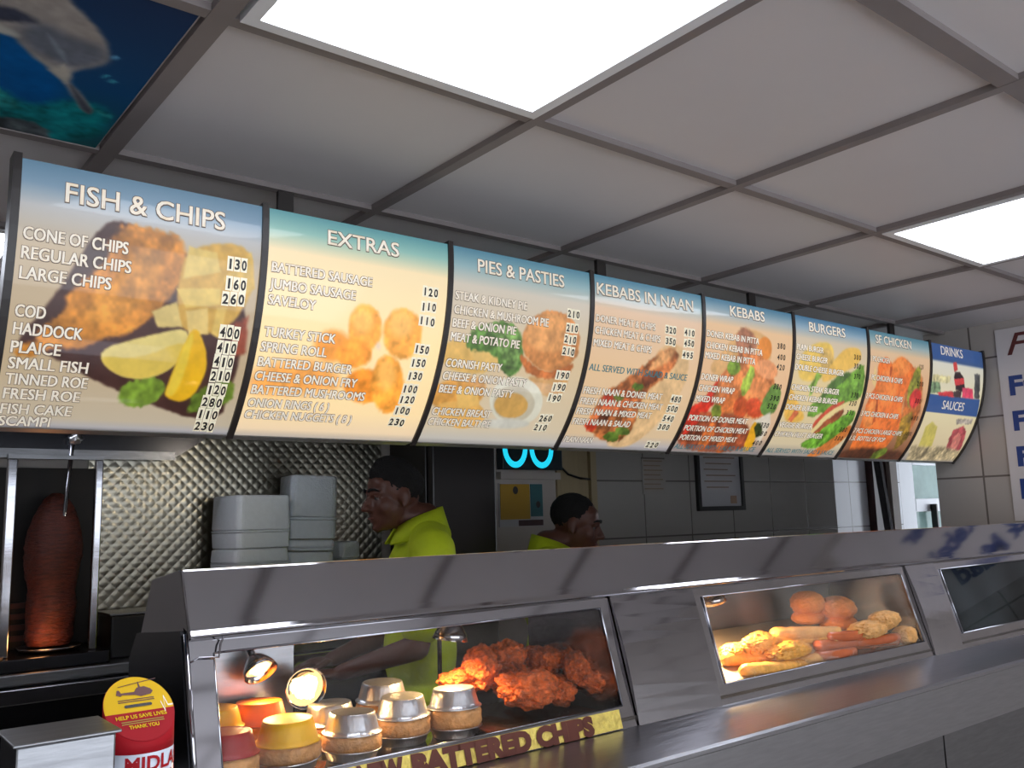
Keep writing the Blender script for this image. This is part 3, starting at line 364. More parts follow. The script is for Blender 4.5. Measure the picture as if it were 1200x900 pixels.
PRINTS={0: [((72,48,44),0.004,0.1,[(0.308,0.173),(0.43,0.164),(0.617,0.239),(0.966,0.345),(0.955,0.757),(0.936,0.963),(0.471,0.827),(0.107,0.666),(0.029,0.662),(0.17,0.457)]),((205,142,70),0.006,0.28,[(0.393,0.17),(0.559,0.173),(0.654,0.195),(0.666,0.332),(0.588,0.455),(0.533,0.524),(0.454,0.595),(0.368,0.604),(0.28,0.663),(0.163,0.661),(0.092,0.717),(0.021,0.687),(0.135,0.627),(0.108,0.594),(0.202,0.524),(0.209,0.441),(0.334,0.341),(0.348,0.232)]),((225,160,80),0.012,0.25,[(0.413,0.27),(0.565,0.247),(0.554,0.397),(0.441,0.509),(0.303,0.573),(0.268,0.493),(0.377,0.395)]),((215,175,95),0.004,0.1,[(0.669,0.212),(0.95,0.161),(0.983,0.356),(0.878,0.54),(0.658,0.562),(0.629,0.362)]),((232,205,130),0.003,0.08,[(0.669,0.218),(0.795,0.225),(0.816,0.299),(0.654,0.346)]),((236,206,122),0.003,0.08,[(0.632,0.387),(0.823,0.363),(0.831,0.427),(0.682,0.457)]),((228,205,140),0.003,0.08,[(0.54,0.486),(0.639,0.437),(0.681,0.534),(0.575,0.545)]),((238,210,140),0.003,0.08,[(0.684,0.469),(0.777,0.446),(0.794,0.549),(0.714,0.57)]),((232,200,120),0.003,0.08,[(0.819,0.441),(0.861,0.436),(0.855,0.569),(0.808,0.547)]),((226,192,112),0.003,0.1,[(0.832,0.323),(0.953,0.201),(0.981,0.343),(0.888,0.42)]),((150,80,60),0.006,0.2,[(0.9,0.498),(0.968,0.464),(0.981,0.612),(0.921,0.645)]),((120,145,62),0.004,0.3,[(0.452,0.829),(0.486,0.77),(0.638,0.738),(0.666,0.836),(0.563,0.887),(0.496,0.884)]),((108,130,55),0.004,0.3,[(0.811,0.768),(0.97,0.727),(0.978,0.847),(0.788,0.905),(0.762,0.86)]),((238,220,150),0.003,0.05,[(0.34,0.657),(0.517,0.589),(0.713,0.524),(0.713,0.636),(0.648,0.723),(0.537,0.767),(0.417,0.742)]),((232,205,110),0.003,0.05,[(0.349,0.675),(0.52,0.68),(0.702,0.578),(0.702,0.651),(0.648,0.723),(0.537,0.767),(0.417,0.742)]),((238,190,55),0.003,0.06,[(0.732,0.516),(0.797,0.602),(0.826,0.709),(0.774,0.852),(0.659,0.837),(0.66,0.779),(0.694,0.611)]),((244,212,90),0.004,0.05,[(0.735,0.528),(0.731,0.662),(0.71,0.819),(0.664,0.829),(0.665,0.771),(0.694,0.611)])],1: [((236,170,100),0.02,0.15,[(-0.004,0.695),(0.163,0.62),(0.355,0.616),(0.5,0.721),(0.341,0.772),(0.023,0.8)]),((232,160,85),0.01,0.1,[(0.482,0.536),(0.479,0.569),(0.457,0.597),(0.421,0.615),(0.377,0.618),(0.334,0.607),(0.301,0.584),(0.285,0.554),(0.288,0.522),(0.31,0.495),(0.346,0.477),(0.39,0.473),(0.432,0.483),(0.465,0.505)]),((236,168,88),0.006,0.18,[(0.634,0.44),(0.634,0.488),(0.615,0.528),(0.582,0.553),(0.54,0.557),(0.497,0.539),(0.464,0.504),(0.446,0.459),(0.447,0.412),(0.467,0.373),(0.501,0.348),(0.543,0.344),(0.584,0.36),(0.616,0.394)]),((238,172,92),0.006,0.18,[(0.873,0.441),(0.873,0.495),(0.85,0.54),(0.808,0.568),(0.757,0.572),(0.705,0.553),(0.664,0.514),(0.642,0.464),(0.643,0.412),(0.668,0.368),(0.711,0.341),(0.762,0.335),(0.812,0.352),(0.852,0.39)]),((232,158,78),0.006,0.18,[(0.601,0.557),(0.598,0.587),(0.577,0.614),(0.541,0.631),(0.499,0.634),(0.457,0.624),(0.425,0.602),(0.408,0.574),(0.411,0.544),(0.432,0.518),(0.468,0.502),(0.51,0.497),(0.552,0.507),(0.584,0.528)]),((230,150,70),0.006,0.2,[(0.726,0.705),(0.726,0.744),(0.702,0.778),(0.659,0.798),(0.605,0.802),(0.551,0.787),(0.509,0.759),(0.486,0.722),(0.487,0.685),(0.511,0.653),(0.554,0.634),(0.607,0.629),(0.659,0.642),(0.702,0.669)]),((238,166,82),0.006,0.2,[(0.829,0.691),(0.841,0.756),(0.832,0.812),(0.804,0.844),(0.76,0.847),(0.711,0.819),(0.666,0.768),(0.636,0.705),(0.628,0.643),(0.641,0.593),(0.672,0.563),(0.714,0.559),(0.76,0.583),(0.8,0.629)]),((245,190,115),0.012,0.1,[(0.578,0.415),(0.576,0.439),(0.563,0.46),(0.541,0.473),(0.515,0.475),(0.49,0.467),(0.47,0.45),(0.46,0.427),(0.462,0.403),(0.475,0.383),(0.497,0.37),(0.523,0.367),(0.548,0.374),(0.568,0.391)]),((245,192,118),0.012,0.1,[(0.81,0.402),(0.808,0.43),(0.793,0.454),(0.767,0.469),(0.736,0.472),(0.705,0.463),(0.682,0.443),(0.67,0.417),(0.672,0.39),(0.688,0.366),(0.714,0.351),(0.746,0.348),(0.776,0.357),(0.799,0.376)]),((244,186,108),0.012,0.1,[(0.764,0.648),(0.769,0.683),(0.763,0.712),(0.746,0.73),(0.722,0.731),(0.695,0.717),(0.671,0.69),(0.656,0.656),(0.652,0.622),(0.659,0.594),(0.677,0.578),(0.701,0.576),(0.726,0.589),(0.749,0.614)]),((225,205,180),0.006,0.1,[(0.644,0.521),(0.645,0.528),(0.642,0.535),(0.637,0.539),(0.63,0.539),(0.623,0.537),(0.618,0.531),(0.614,0.524),(0.614,0.516),(0.617,0.509),(0.622,0.505),(0.629,0.505),(0.636,0.508),(0.641,0.513)])],2: [((226,188,120),0.005,0.1,[(-0.022,0.465),(0.152,0.437),(0.294,0.447),(0.412,0.533),(0.247,0.619),(0.009,0.589)]),((230,196,130),0.003,0.06,[(0.147,0.484),(0.277,0.442),(0.365,0.537),(0.273,0.605)]),((98,130,72),0.004,0.5,[(0.117,0.417),(0.273,0.332),(0.492,0.332),(0.553,0.584),(0.437,0.611),(0.318,0.48),(0.151,0.501)]),((125,155,95),0.003,0.6,[(0.276,0.355),(0.471,0.358),(0.517,0.549),(0.459,0.578),(0.349,0.477)]),((205,145,95),0.004,0.22,[(0.947,0.374),(0.939,0.446),(0.891,0.508),(0.809,0.547),(0.71,0.555),(0.613,0.531),(0.539,0.481),(0.502,0.415),(0.511,0.346),(0.562,0.286),(0.646,0.247),(0.746,0.235),(0.84,0.256),(0.911,0.305)]),((222,165,112),0.008,0.2,[(0.879,0.336),(0.868,0.383),(0.824,0.425),(0.755,0.451),(0.674,0.458),(0.598,0.445),(0.541,0.414),(0.516,0.372),(0.526,0.326),(0.57,0.286),(0.639,0.258),(0.72,0.249),(0.797,0.261),(0.853,0.292)]),((190,120,75),0.004,0.3,[(0.502,0.464),(0.616,0.541),(0.763,0.561),(0.905,0.492),(0.935,0.529),(0.796,0.605),(0.634,0.597),(0.521,0.536)]),((212,170,120),0.006,0.1,[(0.561,0.583),(0.778,0.606),(0.921,0.543),(0.891,0.706),(0.739,0.688)]),((222,168,98),0.006,0.15,[(-0.027,0.663),(0.32,0.601),(0.332,0.766),(0.144,0.804),(-0.013,0.787)]),((232,186,115),0.003,0.08,[(-0.017,0.774),(0.306,0.742),(0.415,0.844),(0.302,0.913),(0.154,0.898)]),((236,196,125),0.003,0.05,[(0.135,0.701),(0.263,0.668),(0.317,0.767),(0.189,0.801)]),((232,228,210),0.003,0.04,[(0.766,0.72),(0.774,0.784),(0.743,0.838),(0.676,0.872),(0.587,0.876),(0.495,0.851),(0.419,0.803),(0.375,0.744),(0.371,0.684),(0.406,0.635),(0.474,0.604),(0.56,0.598),(0.648,0.618),(0.721,0.661)]),((205,196,175),0.003,0.04,[(0.71,0.737),(0.715,0.784),(0.689,0.824),(0.637,0.848),(0.568,0.852),(0.497,0.834),(0.439,0.799),(0.405,0.755),(0.403,0.711),(0.43,0.674),(0.483,0.651),(0.55,0.646),(0.619,0.661),(0.676,0.694)]),((208,168,105),0.003,0.08,[(0.663,0.75),(0.665,0.783),(0.642,0.811),(0.599,0.828),(0.545,0.831),(0.489,0.819),(0.444,0.795),(0.419,0.764),(0.418,0.732),(0.441,0.706),(0.484,0.689),(0.538,0.686),(0.592,0.696),(0.637,0.719)]),((215,212,200),0.006,0.05,[(0.728,0.857),(0.716,0.872),(0.67,0.885),(0.598,0.895),(0.517,0.898),(0.442,0.895),(0.387,0.887),(0.364,0.874),(0.375,0.86),(0.419,0.847),(0.487,0.838),(0.568,0.834),(0.645,0.836),(0.702,0.844)])],3: [((228,194,150),0.006,0.12,[(0.596,0.338),(0.775,0.308),(0.906,0.387),(0.91,0.56),(0.825,0.731),(0.675,0.949),(0.528,0.995),(0.352,0.961),(0.459,0.642)]),((176,112,72),0.005,0.45,[(0.604,0.375),(0.778,0.327),(0.79,0.462),(0.516,0.639),(0.576,0.86),(0.455,0.973),(0.154,0.878),(0.169,0.661),(0.335,0.573)]),((225,170,120),0.008,0.3,[(0.604,0.375),(0.76,0.342),(0.699,0.43),(0.523,0.508)]),((205,120,80),0.006,0.4,[(0.186,0.659),(0.4,0.594),(0.509,0.666),(0.34,0.785),(0.175,0.821)]),((96,118,55),0.003,0.4,[(0.524,0.586),(0.523,0.596),(0.513,0.605),(0.495,0.61),(0.473,0.612),(0.452,0.609),(0.435,0.602),(0.426,0.592),(0.427,0.582),(0.438,0.573),(0.455,0.567),(0.477,0.566),(0.499,0.569),(0.515,0.576)]),((96,118,55),0.003,0.4,[(0.482,0.91),(0.486,0.925),(0.475,0.939),(0.453,0.947),(0.423,0.948),(0.391,0.942),(0.365,0.93),(0.348,0.915),(0.345,0.899),(0.356,0.886),(0.379,0.878),(0.408,0.877),(0.439,0.883),(0.466,0.894)]),((105,125,62),0.003,0.4,[(0.55,0.869),(0.553,0.883),(0.542,0.895),(0.52,0.903),(0.491,0.904),(0.462,0.898),(0.437,0.888),(0.422,0.874),(0.42,0.86),(0.431,0.849),(0.453,0.841),(0.481,0.84),(0.511,0.845),(0.535,0.855)]),((110,120,60),0.003,0.4,[(0.379,0.66),(0.379,0.67),(0.37,0.678),(0.354,0.683),(0.335,0.684),(0.316,0.681),(0.3,0.674),(0.292,0.666),(0.292,0.657),(0.301,0.649),(0.317,0.644),(0.336,0.643),(0.356,0.645),(0.371,0.652)]),((195,80,58),0.003,0.3,[(0.294,0.679),(0.299,0.698),(0.294,0.714),(0.281,0.724),(0.262,0.725),(0.24,0.717),(0.221,0.703),(0.208,0.684),(0.204,0.665),(0.209,0.649),(0.223,0.64),(0.242,0.639),(0.263,0.646),(0.281,0.66)]),((190,75,52),0.003,0.3,[(0.24,0.846),(0.244,0.862),(0.238,0.875),(0.222,0.883),(0.2,0.884),(0.176,0.878),(0.155,0.866),(0.141,0.85),(0.137,0.835),(0.144,0.822),(0.16,0.814),(0.182,0.813),(0.206,0.819),(0.226,0.83)]),((120,70,48),0.003,0.4,[(0.643,0.493),(0.651,0.508),(0.643,0.528),(0.621,0.548),(0.589,0.565),(0.554,0.575),(0.522,0.576),(0.499,0.568),(0.491,0.552),(0.498,0.533),(0.52,0.513),(0.552,0.496),(0.588,0.486),(0.621,0.485)]),((95,58,42),0.003,0.4,[(0.304,0.751),(0.315,0.763),(0.317,0.78),(0.309,0.799),(0.293,0.816),(0.272,0.827),(0.25,0.831),(0.232,0.826),(0.22,0.814),(0.218,0.796),(0.226,0.778),(0.243,0.761),(0.264,0.75),(0.286,0.746)])],4: [((222,180,130),0.006,0.1,[(0.225,0.303),(0.365,0.163),(0.591,0.153),(0.733,0.218),(0.758,0.375),(0.212,0.494),(0.065,0.429)]),((228,150,80),0.004,0.1,[(0.75,0.256),(0.747,0.291),(0.728,0.32),(0.698,0.338),(0.661,0.341),(0.625,0.329),(0.597,0.304),(0.584,0.271),(0.588,0.237),(0.609,0.208),(0.642,0.189),(0.679,0.186),(0.714,0.198),(0.739,0.223)]),((170,120,95),0.006,0.3,[(0.323,0.205),(0.432,0.13),(0.592,0.218),(0.541,0.34),(0.362,0.342)]),((205,70,55),0.005,0.25,[(-0.021,0.773),(0.141,0.576),(0.271,0.413),(0.327,0.512),(0.187,0.707),(0.094,0.914)]),((208,135,88),0.005,0.35,[(0.25,0.414),(0.441,0.284),(0.723,0.325),(0.863,0.475),(0.888,0.671),(0.785,0.735),(0.383,0.711),(0.165,0.627)]),((232,165,120),0.004,0.15,[(0.849,0.422),(0.82,0.443),(0.77,0.454),(0.71,0.452),(0.651,0.438),(0.606,0.416),(0.583,0.389),(0.587,0.362),(0.617,0.342),(0.666,0.331),(0.725,0.332),(0.783,0.345),(0.828,0.367),(0.851,0.395)]),((225,150,100),0.004,0.2,[(0.792,0.508),(0.792,0.537),(0.767,0.563),(0.723,0.579),(0.668,0.582),(0.612,0.572),(0.567,0.551),(0.543,0.524),(0.543,0.495),(0.569,0.47),(0.613,0.454),(0.669,0.45),(0.724,0.459),(0.767,0.48)]),((215,130,80),0.004,0.25,[(0.467,0.655),(0.438,0.69),(0.399,0.714),(0.356,0.719),(0.317,0.707),(0.29,0.679),(0.283,0.642),(0.296,0.602),(0.327,0.568),(0.369,0.545),(0.414,0.539),(0.451,0.55),(0.474,0.577),(0.48,0.614)]),((190,95,60),0.004,0.25,[(0.612,0.665),(0.615,0.701),(0.603,0.729),(0.576,0.743),(0.539,0.741),(0.501,0.723),(0.47,0.693),(0.452,0.657),(0.451,0.623),(0.467,0.596),(0.496,0.582),(0.531,0.584),(0.566,0.6),(0.595,0.629)]),((195,90,60),0.004,0.25,[(0.772,0.626),(0.796,0.656),(0.8,0.686),(0.783,0.709),(0.746,0.721),(0.697,0.719),(0.646,0.704),(0.605,0.679),(0.58,0.649),(0.578,0.621),(0.598,0.599),(0.635,0.587),(0.683,0.588),(0.731,0.602)]),((160,178,85),0.004,0.35,[(0.577,0.492),(0.563,0.535),(0.543,0.569),(0.521,0.586),(0.499,0.583),(0.481,0.56),(0.473,0.523),(0.478,0.478),(0.494,0.435),(0.519,0.402),(0.545,0.385),(0.567,0.388),(0.58,0.41),(0.583,0.447)]),((130,155,70),0.004,0.35,[(0.419,0.401),(0.418,0.424),(0.403,0.443),(0.377,0.455),(0.345,0.457),(0.313,0.45),(0.287,0.434),(0.273,0.413),(0.275,0.39),(0.29,0.372),(0.317,0.36),(0.349,0.357),(0.381,0.364),(0.406,0.38)]),((110,140,75),0.004,0.2,[(0.74,0.621),(0.829,0.451),(0.974,0.551),(0.929,0.698),(0.773,0.698)]),((150,85,60),0.006,0.45,[(0.013,0.996),(-0.013,0.718),(0.311,0.701),(0.631,0.713),(0.913,0.986)]),((200,70,55),0.004,0.3,[(-0.028,0.692),(0.091,0.645),(0.147,0.779),(0.044,0.901)]),((120,130,60),0.004,0.4,[(0.345,0.699),(0.354,0.723),(0.35,0.743),(0.335,0.755),(0.311,0.756),(0.282,0.746),(0.256,0.728),(0.236,0.705),(0.228,0.681),(0.233,0.662),(0.249,0.651),(0.273,0.649),(0.301,0.658),(0.326,0.676)]),((205,120,70),0.004,0.3,[(0.312,0.772),(0.338,0.79),(0.356,0.825),(0.364,0.87),(0.362,0.919),(0.349,0.959),(0.327,0.984),(0.297,0.986),(0.267,0.966),(0.243,0.928),(0.232,0.881),(0.237,0.835),(0.255,0.797),(0.283,0.775)]),((190,110,65),0.004,0.3,[(0.524,0.792),(0.549,0.81),(0.568,0.845),(0.577,0.892),(0.577,0.942),(0.567,0.985),(0.546,1.01),(0.518,1.013),(0.487,0.993),(0.462,0.954),(0.449,0.905),(0.452,0.857),(0.469,0.818),(0.495,0.795)]),((232,222,205),0.006,0.05,[(0.726,0.752),(0.888,0.671),(0.945,0.757),(0.924,0.917)]),((230,175,60),0.003,0.1,[(0.77,0.973),(0.726,0.752),(0.783,0.749),(0.853,0.854),(0.87,0.979)]),((60,70,40),0.004,0.4,[(0.883,0.806),(0.896,0.829),(0.897,0.847),(0.886,0.858),(0.866,0.859),(0.839,0.85),(0.812,0.832),(0.791,0.81),(0.779,0.788),(0.78,0.77),(0.791,0.759),(0.812,0.758),(0.837,0.767),(0.863,0.784)])],5: [((232,200,115),0.006,0.08,[(0.064,0.274),(0.248,0.168),(0.498,0.144),(0.53,0.274),(0.413,0.415),(0.086,0.451)]),((200,170,110),0.006,0.2,[(0.529,0.261),(0.524,0.296),(0.501,0.325),(0.465,0.343),(0.421,0.347),(0.378,0.335),(0.345,0.31),(0.33,0.277),(0.335,0.243),(0.361,0.214),(0.4,0.195),(0.444,0.191),(0.485,0.203),(0.515,0.228)]),((232,192,110),0.005,0.06,[(0.38,0.391),(0.627,0.186),(0.786,0.152),(0.908,0.161),(0.913,0.257),(0.626,0.36),(0.422,0.441)]),((85,110,60),0.006,0.3,[(0.369,0.593),(0.532,0.394),(0.775,0.322),(0.815,0.374),(0.598,0.498),(0.426,0.646)]),((118,155,72),0.004,0.35,[(0.548,0.501),(0.781,0.349),(0.952,0.24),(0.989,0.362),(1.001,0.501),(0.837,0.553),(0.564,0.625),(0.343,0.707),(0.298,0.597)]),((140,170,85),0.004,0.4,[(0.24,0.48),(0.324,0.369),(0.376,0.378),(0.294,0.543)]),((195,95,75),0.004,0.15,[(0.435,0.732),(0.59,0.581),(0.823,0.526),(0.648,0.635),(0.504,0.789)]),((235,215,160),0.003,0.05,[(0.455,0.791),(0.573,0.639),(0.839,0.532),(0.863,0.552),(0.626,0.679),(0.516,0.804)]),((148,88,62),0.004,0.3,[(0.492,0.805),(0.626,0.679),(0.801,0.584),(0.788,0.686),(0.678,0.782),(0.566,0.833)]),((112,155,65),0.004,0.4,[(0.385,0.911),(0.528,0.819),(0.682,0.721),(0.958,0.575),(0.995,0.692),(0.821,0.855),(0.644,0.944)]),((205,130,75),0.004,0.15,[(0.57,0.998),(0.806,0.84),(0.982,0.692),(1.015,0.8),(0.873,0.937),(0.713,1.012)]),((234,190,105),0.006,0.1,[(-0.032,0.446),(0.181,0.604),(0.343,0.707),(0.153,0.745),(0.025,0.694)]),((205,120,85),0.004,0.2,[(0.11,0.718),(0.15,0.633),(0.213,0.657),(0.166,0.73)])],6: [((195,120,70),0.01,0.3,[(0.568,0.273),(0.844,0.2),(0.965,0.559),(0.899,0.766),(0.743,0.865)]),((228,128,70),0.004,0.2,[(0.126,0.256),(0.264,0.166),(0.359,0.231),(0.385,0.21),(0.52,0.149),(0.73,0.222),(0.766,0.285),(0.612,0.428),(0.634,0.576),(0.724,0.656),(0.662,0.868),(0.62,1.001),(0.111,1.014),(0.081,0.658),(0.062,0.501),(0.17,0.391)]),((238,148,85),0.01,0.2,[(0.66,0.227),(0.648,0.259),(0.61,0.287),(0.552,0.305),(0.486,0.31),(0.425,0.301),(0.38,0.279),(0.361,0.25),(0.373,0.218),(0.413,0.191),(0.472,0.172),(0.539,0.166),(0.6,0.175),(0.643,0.197)]),((236,142,82),0.01,0.2,[(0.492,0.41),(0.48,0.477),(0.444,0.53),(0.386,0.558),(0.315,0.556),(0.246,0.524),(0.195,0.469),(0.177,0.403),(0.195,0.338),(0.246,0.286),(0.314,0.257),(0.385,0.257),(0.442,0.288),(0.479,0.342)]),((236,150,90),0.01,0.2,[(0.293,0.639),(0.285,0.688),(0.26,0.725),(0.219,0.742),(0.171,0.736),(0.125,0.707),(0.092,0.663),(0.082,0.612),(0.096,0.565),(0.13,0.529),(0.175,0.513),(0.221,0.518),(0.259,0.545),(0.284,0.588)]),((175,88,48),0.003,0.2,[(0.199,0.493),(0.23,0.504),(0.287,0.675),(0.258,0.705)]),((178,90,50),0.003,0.2,[(0.335,0.252),(0.369,0.249),(0.361,0.327),(0.338,0.316)]),((232,205,150),0.003,0.05,[(0.079,0.385),(0.101,0.258),(0.127,0.306),(0.141,0.419)]),((140,140,65),0.006,0.45,[(0.634,0.414),(0.758,0.219),(0.859,0.212),(0.834,0.483),(0.743,0.57)]),((200,72,66),0.005,0.2,[(0.908,0.474),(0.89,0.507),(0.858,0.531),(0.816,0.542),(0.773,0.537),(0.737,0.518),(0.716,0.488),(0.715,0.453),(0.735,0.421),(0.771,0.397),(0.815,0.385),(0.858,0.39),(0.89,0.409),(0.908,0.439)]),((150,120,55),0.006,0.45,[(0.671,0.63),(0.825,0.566),(0.928,0.796),(0.812,0.928)]),((88,55,40),0.012,0.4,[(0.001,0.935),(0.365,0.893),(0.794,0.912),(0.979,0.924),(1.025,1.01),(0.056,1.032)]),((110,125,55),0.006,0.4,[(0.701,0.899),(0.717,0.915),(0.713,0.939),(0.691,0.966),(0.656,0.989),(0.612,1.006),(0.57,1.011),(0.536,1.003),(0.517,0.986),(0.519,0.962),(0.541,0.936),(0.578,0.913),(0.624,0.897),(0.667,0.892)])],7: [((62,92,142),0.002,0.02,[(-0.058,-0.034),(0.97,-0.053),(0.937,0.107),(-0.051,0.124)]),((62,92,142),0.002,0.02,[(-0.009,0.412),(0.977,0.407),(0.997,0.56),(0.008,0.557)]),((120,140,110),0.005,0.5,[(-0.011,0.31),(0.149,0.285),(0.209,0.392),(0.02,0.41)]),((200,70,75),0.003,0.2,[(0.15,0.395),(0.417,0.365),(0.468,0.416),(0.188,0.415)]),((52,36,36),0.003,0.1,[(0.435,0.209),(0.531,0.202),(0.609,0.246),(0.645,0.329),(0.602,0.361),(0.477,0.354),(0.423,0.252)]),((200,75,72),0.002,0.1,[(0.402,0.135),(0.467,0.123),(0.489,0.189),(0.42,0.211)]),((205,80,80),0.002,0.1,[(0.425,0.269),(0.609,0.246),(0.63,0.295),(0.455,0.32)]),((216,84,110),0.003,0.2,[(0.598,0.325),(0.797,0.327),(0.842,0.408),(0.62,0.41)]),((60,45,45),0.003,0.3,[(0.42,0.372),(0.59,0.354),(0.595,0.411),(0.467,0.413)]),((225,215,170),0.003,0.3,[(0.024,0.253),(0.36,0.25),(0.354,0.306),(0.035,0.314)]),((70,70,72),0.003,0.5,[(0.811,0.196),(0.93,0.195),(0.954,0.408),(0.854,0.396)]),((206,192,112),0.006,0.1,[(0.198,0.634),(0.322,0.674),(0.398,0.845),(0.358,0.966),(0.163,0.852),(0.117,0.682)]),((168,84,88),0.005,0.35,[(0.654,0.691),(0.795,0.646),(0.908,0.697),(0.969,0.861),(0.885,0.953),(0.728,0.921),(0.636,0.771)]),((200,130,120),0.004,0.3,[(0.876,0.811),(0.878,0.85),(0.865,0.879),(0.838,0.892),(0.801,0.885),(0.762,0.862),(0.731,0.826),(0.716,0.786),(0.72,0.749),(0.74,0.722),(0.771,0.71),(0.806,0.715),(0.837,0.737),(0.862,0.771)]),((175,160,130),0.01,0.5,[(0.048,0.856),(0.662,0.853),(1.111,0.893),(1.0,0.988),(0.111,1.008)]),((170,160,150),0.004,0.5,[(0.621,0.593),(0.926,0.579),(0.945,0.624),(0.656,0.637)])]}
MURAL=[((0,70,130),0.03,0.1,[(0.465,0.396),(0.625,0.335),(0.832,0.569),(0.823,0.841),(0.527,0.951)]),((20,105,110),0.02,0.4,[(0.377,0.85),(0.637,0.679),(0.749,0.795),(0.839,0.669),(0.968,0.657),(1.005,0.968),(0.405,1.274)]),((40,140,140),0.008,0.4,[(0.507,0.771),(0.637,0.679),(0.747,0.812),(0.666,0.854),(0.521,0.894)]),((70,78,82),0.008,0.5,[(0.394,1.109),(0.675,0.912),(0.806,0.888),(0.879,1.018),(0.754,1.058),(0.398,1.173)]),((150,142,136),0.008,0.12,[(0.406,0.194),(0.647,0.018),(0.71,0.115),(0.767,0.167),(0.827,0.236),(0.869,0.327),(0.876,0.399),(0.809,0.474),(0.813,0.554),(0.865,0.62),(0.919,0.708),(0.914,0.751),(0.864,0.682),(0.804,0.561),(0.753,0.514),(0.68,0.437),(0.631,0.365),(0.59,0.383),(0.43,0.443)]),((92,96,106),0.02,0.15,[(0.676,0.254),(0.762,0.294),(0.854,0.3),(0.874,0.394),(0.808,0.468),(0.756,0.459),(0.676,0.415),(0.635,0.339)]),((190,188,180),0.008,0.1,[(0.498,0.33),(0.58,0.323),(0.652,0.361),(0.642,0.38),(0.589,0.378),(0.507,0.398)]),((45,48,60),0.01,0.2,[(0.418,0.326),(0.589,0.223),(0.671,0.253),(0.673,0.284),(0.603,0.307),(0.424,0.383)]),((180,172,158),0.008,0.1,[(0.753,0.514),(0.78,0.455),(0.809,0.515),(0.807,0.573)]),((62,64,72),0.006,0.1,[(0.813,0.554),(0.845,0.604),(0.921,0.715),(0.914,0.751),(0.864,0.682)]),((120,130,140),0.006,0.1,[(0.706,0.311),(0.765,0.389),(0.781,0.441),(0.742,0.393)]),((90,150,190),0.006,0.3,[(0.898,0.332),(0.898,0.336),(0.895,0.342),(0.89,0.347),(0.885,0.351),(0.879,0.353),(0.875,0.352),(0.873,0.35),(0.873,0.345),(0.875,0.339),(0.88,0.334),(0.886,0.33),(0.891,0.328),(0.895,0.329)]),((60,150,170),0.006,0.3,[(0.904,0.454),(0.904,0.458),(0.901,0.463),(0.897,0.467),(0.892,0.471),(0.888,0.472),(0.884,0.472),(0.882,0.47),(0.882,0.466),(0.885,0.461),(0.889,0.457),(0.894,0.453),(0.898,0.452),(0.902,0.452)]),((60,140,160),0.006,0.3,[(0.934,0.475),(0.934,0.481),(0.931,0.487),(0.926,0.492),(0.92,0.496),(0.914,0.498),(0.909,0.498),(0.907,0.494),(0.907,0.489),(0.91,0.483),(0.915,0.478),(0.921,0.474),(0.927,0.472),(0.931,0.472)]),((50,150,150),0.006,0.3,[(0.981,0.732),(0.978,0.736),(0.97,0.736),(0.959,0.732),(0.945,0.726),(0.933,0.718),(0.925,0.71),(0.922,0.704),(0.924,0.7),(0.932,0.7),(0.943,0.704),(0.956,0.71),(0.969,0.718),(0.977,0.726)])]
# ------------------------------------------------------------------ room shell
H = EYE+.7361                       # suspended ceiling
RX = 3.84                           # right-hand shop wall
BY = 2.95                           # kitchen back wall
KX = 4.76                           # kitchen right-hand wall
struct(MB().box((-2.2, -3.0, -.1), (8.5, 4.2, 0)).build('floor', 'floor'))
struct(MB().box((-2.2, -3.0, H+.012), (8.5, 4.2, H+.10)).build('ceiling', 'tile_ceil'))
struct(MB().box((-2.3, -3.0, 0), (-2.2, 3.05, H+.012)).build('wall_left', 'plaster'))
struct(MB().box((RX, -3.0, 0), (RX+.10, 1.89, H+.012)).build('wall_right', 'tile_right'))
w = MB()
w.box((2.82, BY, 0), (KX+.0, BY+.1, H+.012)); struct(w.build('wall_back', 'tile_back'))
struct(MB().box((-2.2, BY, 0), (2.27, BY+.1, H+.012)).build('wall_back_kitchen', 'plaster'))
struct(MB().box((2.27, BY, 0), (2.595, BY+.1, H+.012)).build('wall_back_office', 'plaster'))
struct(MB().box((2.595, BY, 0), (2.82, BY+.1, H+.012)).build('wall_back_boarded', 'beige'))
struct(MB().box((3.94, 1.79, 0), (8.3, 1.89, H+.012)).build('wall_return', 'plaster'))
# daylit lobby beyond the end of the back wall, with the outside door
LY = 3.60; LX = 8.2
struct(MB().box((KX-.1, BY+.1, 0), (KX, LY, H+.012)).build('wall_lobby_left', 'plaster'))
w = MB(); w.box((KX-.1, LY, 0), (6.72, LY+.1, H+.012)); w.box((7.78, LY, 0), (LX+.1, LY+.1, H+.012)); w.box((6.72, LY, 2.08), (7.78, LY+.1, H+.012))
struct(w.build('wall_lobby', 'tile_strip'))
w = MB(); w.box((LX, 1.79, 0), (LX+.1, LY+.1, .75)); w.box((LX, 1.79, 2.2), (LX+.1, LY+.1, H+.012)); w.box((LX, 1.79, .75), (LX+.1, 2.0, 2.2)); w.box((LX, 3.5, .75), (LX+.1, LY+.1, 2.2)); struct(w.build('wall_lobby_side', 'plaster'))
w = MB()
for y in (2.0, 2.72, 3.44): w.box((LX+.02, y, .75), (LX+.08, y+.06, 2.2))
w.box((LX+.02, 2.0, .75), (LX+.08, 3.5, .81)); w.box((LX+.02, 2.0, 2.14), (LX+.08, 3.5, 2.2))
struct(w.build('window_2', 'upvc'))
struct(MB().box((6.235, LY-.06, 0), (6.42, LY-.001, H+.01)).build('trim_1', 'maroon'))
struct(MB().box((6.425, LY-.09, 0), (6.52, LY-.001, H+.01)).build('trim_2', 'plaster'))
